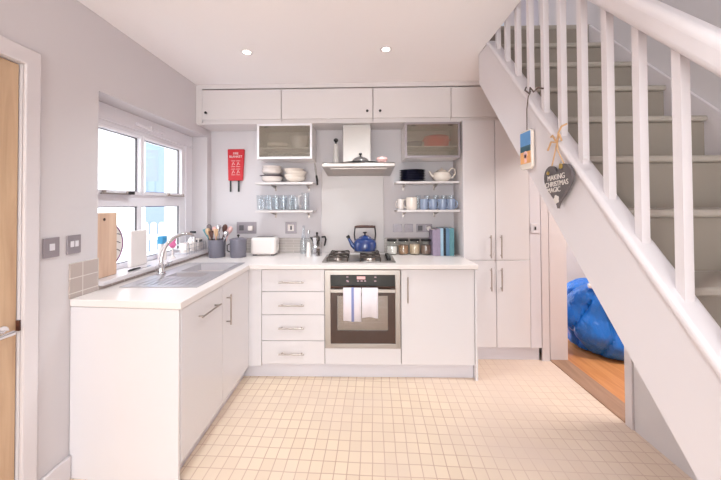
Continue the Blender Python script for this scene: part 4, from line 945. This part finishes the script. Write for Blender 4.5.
# ------------------------------------------------------------------ hall things
def sack():
    m = MB(); n, k = 96, 48; rings = []
    for j in range(k + 1):
        v_ = j / k; ph = v_ * PI; ring = []
        for i in range(n):
            a = 2 * PI * i / n
            r = math.sin(ph) ** (.22 if ph < PI / 2 else .6)
            fold = 1 - .16 * (1 - abs(math.sin(a * 2.5 + v_ * 3.1 + .4))) ** 3 - .12 * (1 - abs(math.sin(a * 4 - v_ * 5 + 1))) ** 4 + .05 * math.sin(a * 3 + v_ * 9) + .05 * math.sin(v_ * 17 + a * 2) * math.sin(ph)
            x = .46 * r * math.cos(a) * fold; y = .36 * r * math.sin(a) * fold
            z = .32 - .32 * math.cos(ph)
            z *= 1 - .25 * max(0, x / .46) + .02 * math.sin(a * 5 + 2)
            x -= .06 * (z / .6) ** 2
            ring.append(m.v((2.38 + x, 3.10 + y, .006 + max(0, z))))
        rings.append(ring)
    for a_, b_ in zip(rings, rings[1:]):
        for i in range(n): j2 = (i + 1) % n; m.f((a_[i], a_[j2], b_[j2], b_[i]))
    bmesh.ops.remove_doubles(m.bm, verts=m.bm.verts, dist=.0005)
    return m
t = thing('blue_sack', 'big glossy blue fabric sack slumped on the hall floor beyond the doorway', 'bag', (2.2, 3.1, .004))
sk = build('sack', sack(), M['bag'], t, smooth=True)
sk.data.shade_smooth()
m = MB()
t = thing('striped_cloth', 'red and white patterned cloth peeping over the blue sack', 'cloth', (2.1, 2.97, .60))
build('cloth', MB().tube([(2.03, 2.95, .635), (2.11, 2.93, .64), (2.19, 2.93, .625)], [.02, .03, .02], 12), M['white'], t, smooth=True)
build('stripe', MB().tube([(2.05, 2.92, .643), (2.10, 2.902, .65), (2.15, 2.905, .64)], [.007, .01, .007], 8), M['red'], t, smooth=True)

# ------------------------------------------------------------------ ceiling lights
lights = [((247, 52), 'downlight nearest the window side, in the ceiling'), ((386, 49), 'downlight over the hob side, in the ceiling')]
pos = [Vector((-.811, 2.244, ZC)), Vector((.172, 2.233, ZC)), Vector((-.811, .45, ZC)), Vector((.172, .45, ZC)), Vector((-.811, -1.2, ZC)), Vector((.172, -1.2, ZC)), Vector((-.811, -2.9, ZC)), Vector((.172, -2.9, ZC))]  # all but the far row are out of view, added for light
lbs = ['recessed ceiling downlight on the window side, far row', 'recessed ceiling downlight near the hob, far row', 'unseen added ceiling downlight on the window side, middle row', 'unseen added ceiling downlight near the stairs, middle row',
       'unseen added ceiling downlight on the window side, row behind the camera', 'unseen added ceiling downlight near the stairs, row behind the camera',
       'unseen added ceiling downlight on the window side, rearmost row', 'unseen added ceiling downlight on the stair side, rearmost row']
proto = None
for p, lb in zip(pos, lbs):
    if proto is None:
        t = proto = thing('downlight', lb, 'downlight', p, 'recessed ceiling downlights')
        build('trim_ring', MB().lathe([(.026, -.001), (.042, -.001), (.044, -.004), (.04, -.007), (.026, -.004), (.026, -.001)], (0, 0, 0)), M['trim'], t, world=False, smooth=True)
        build('bulb', MB().lathe([(0, -.0015), (.0255, -.0015), (.022, -.004), (0, -.0055)], (0, 0, 0)), M['lamp'], t, world=False, smooth=True)
    else: t = dup(proto, p, lb)
    d = bpy.data.lights.new('downlight_lamp', 'SPOT'); d.energy = 24; d.spot_size = math.radians(128); d.spot_blend = .8; d.shadow_soft_size = .05
    d.color = (.90, .975, 1.0)
    lo = bpy.data.objects.new('downlight_lamp', d); C.objects.link(lo); lo.location = p + Vector((0, 0, -.03))
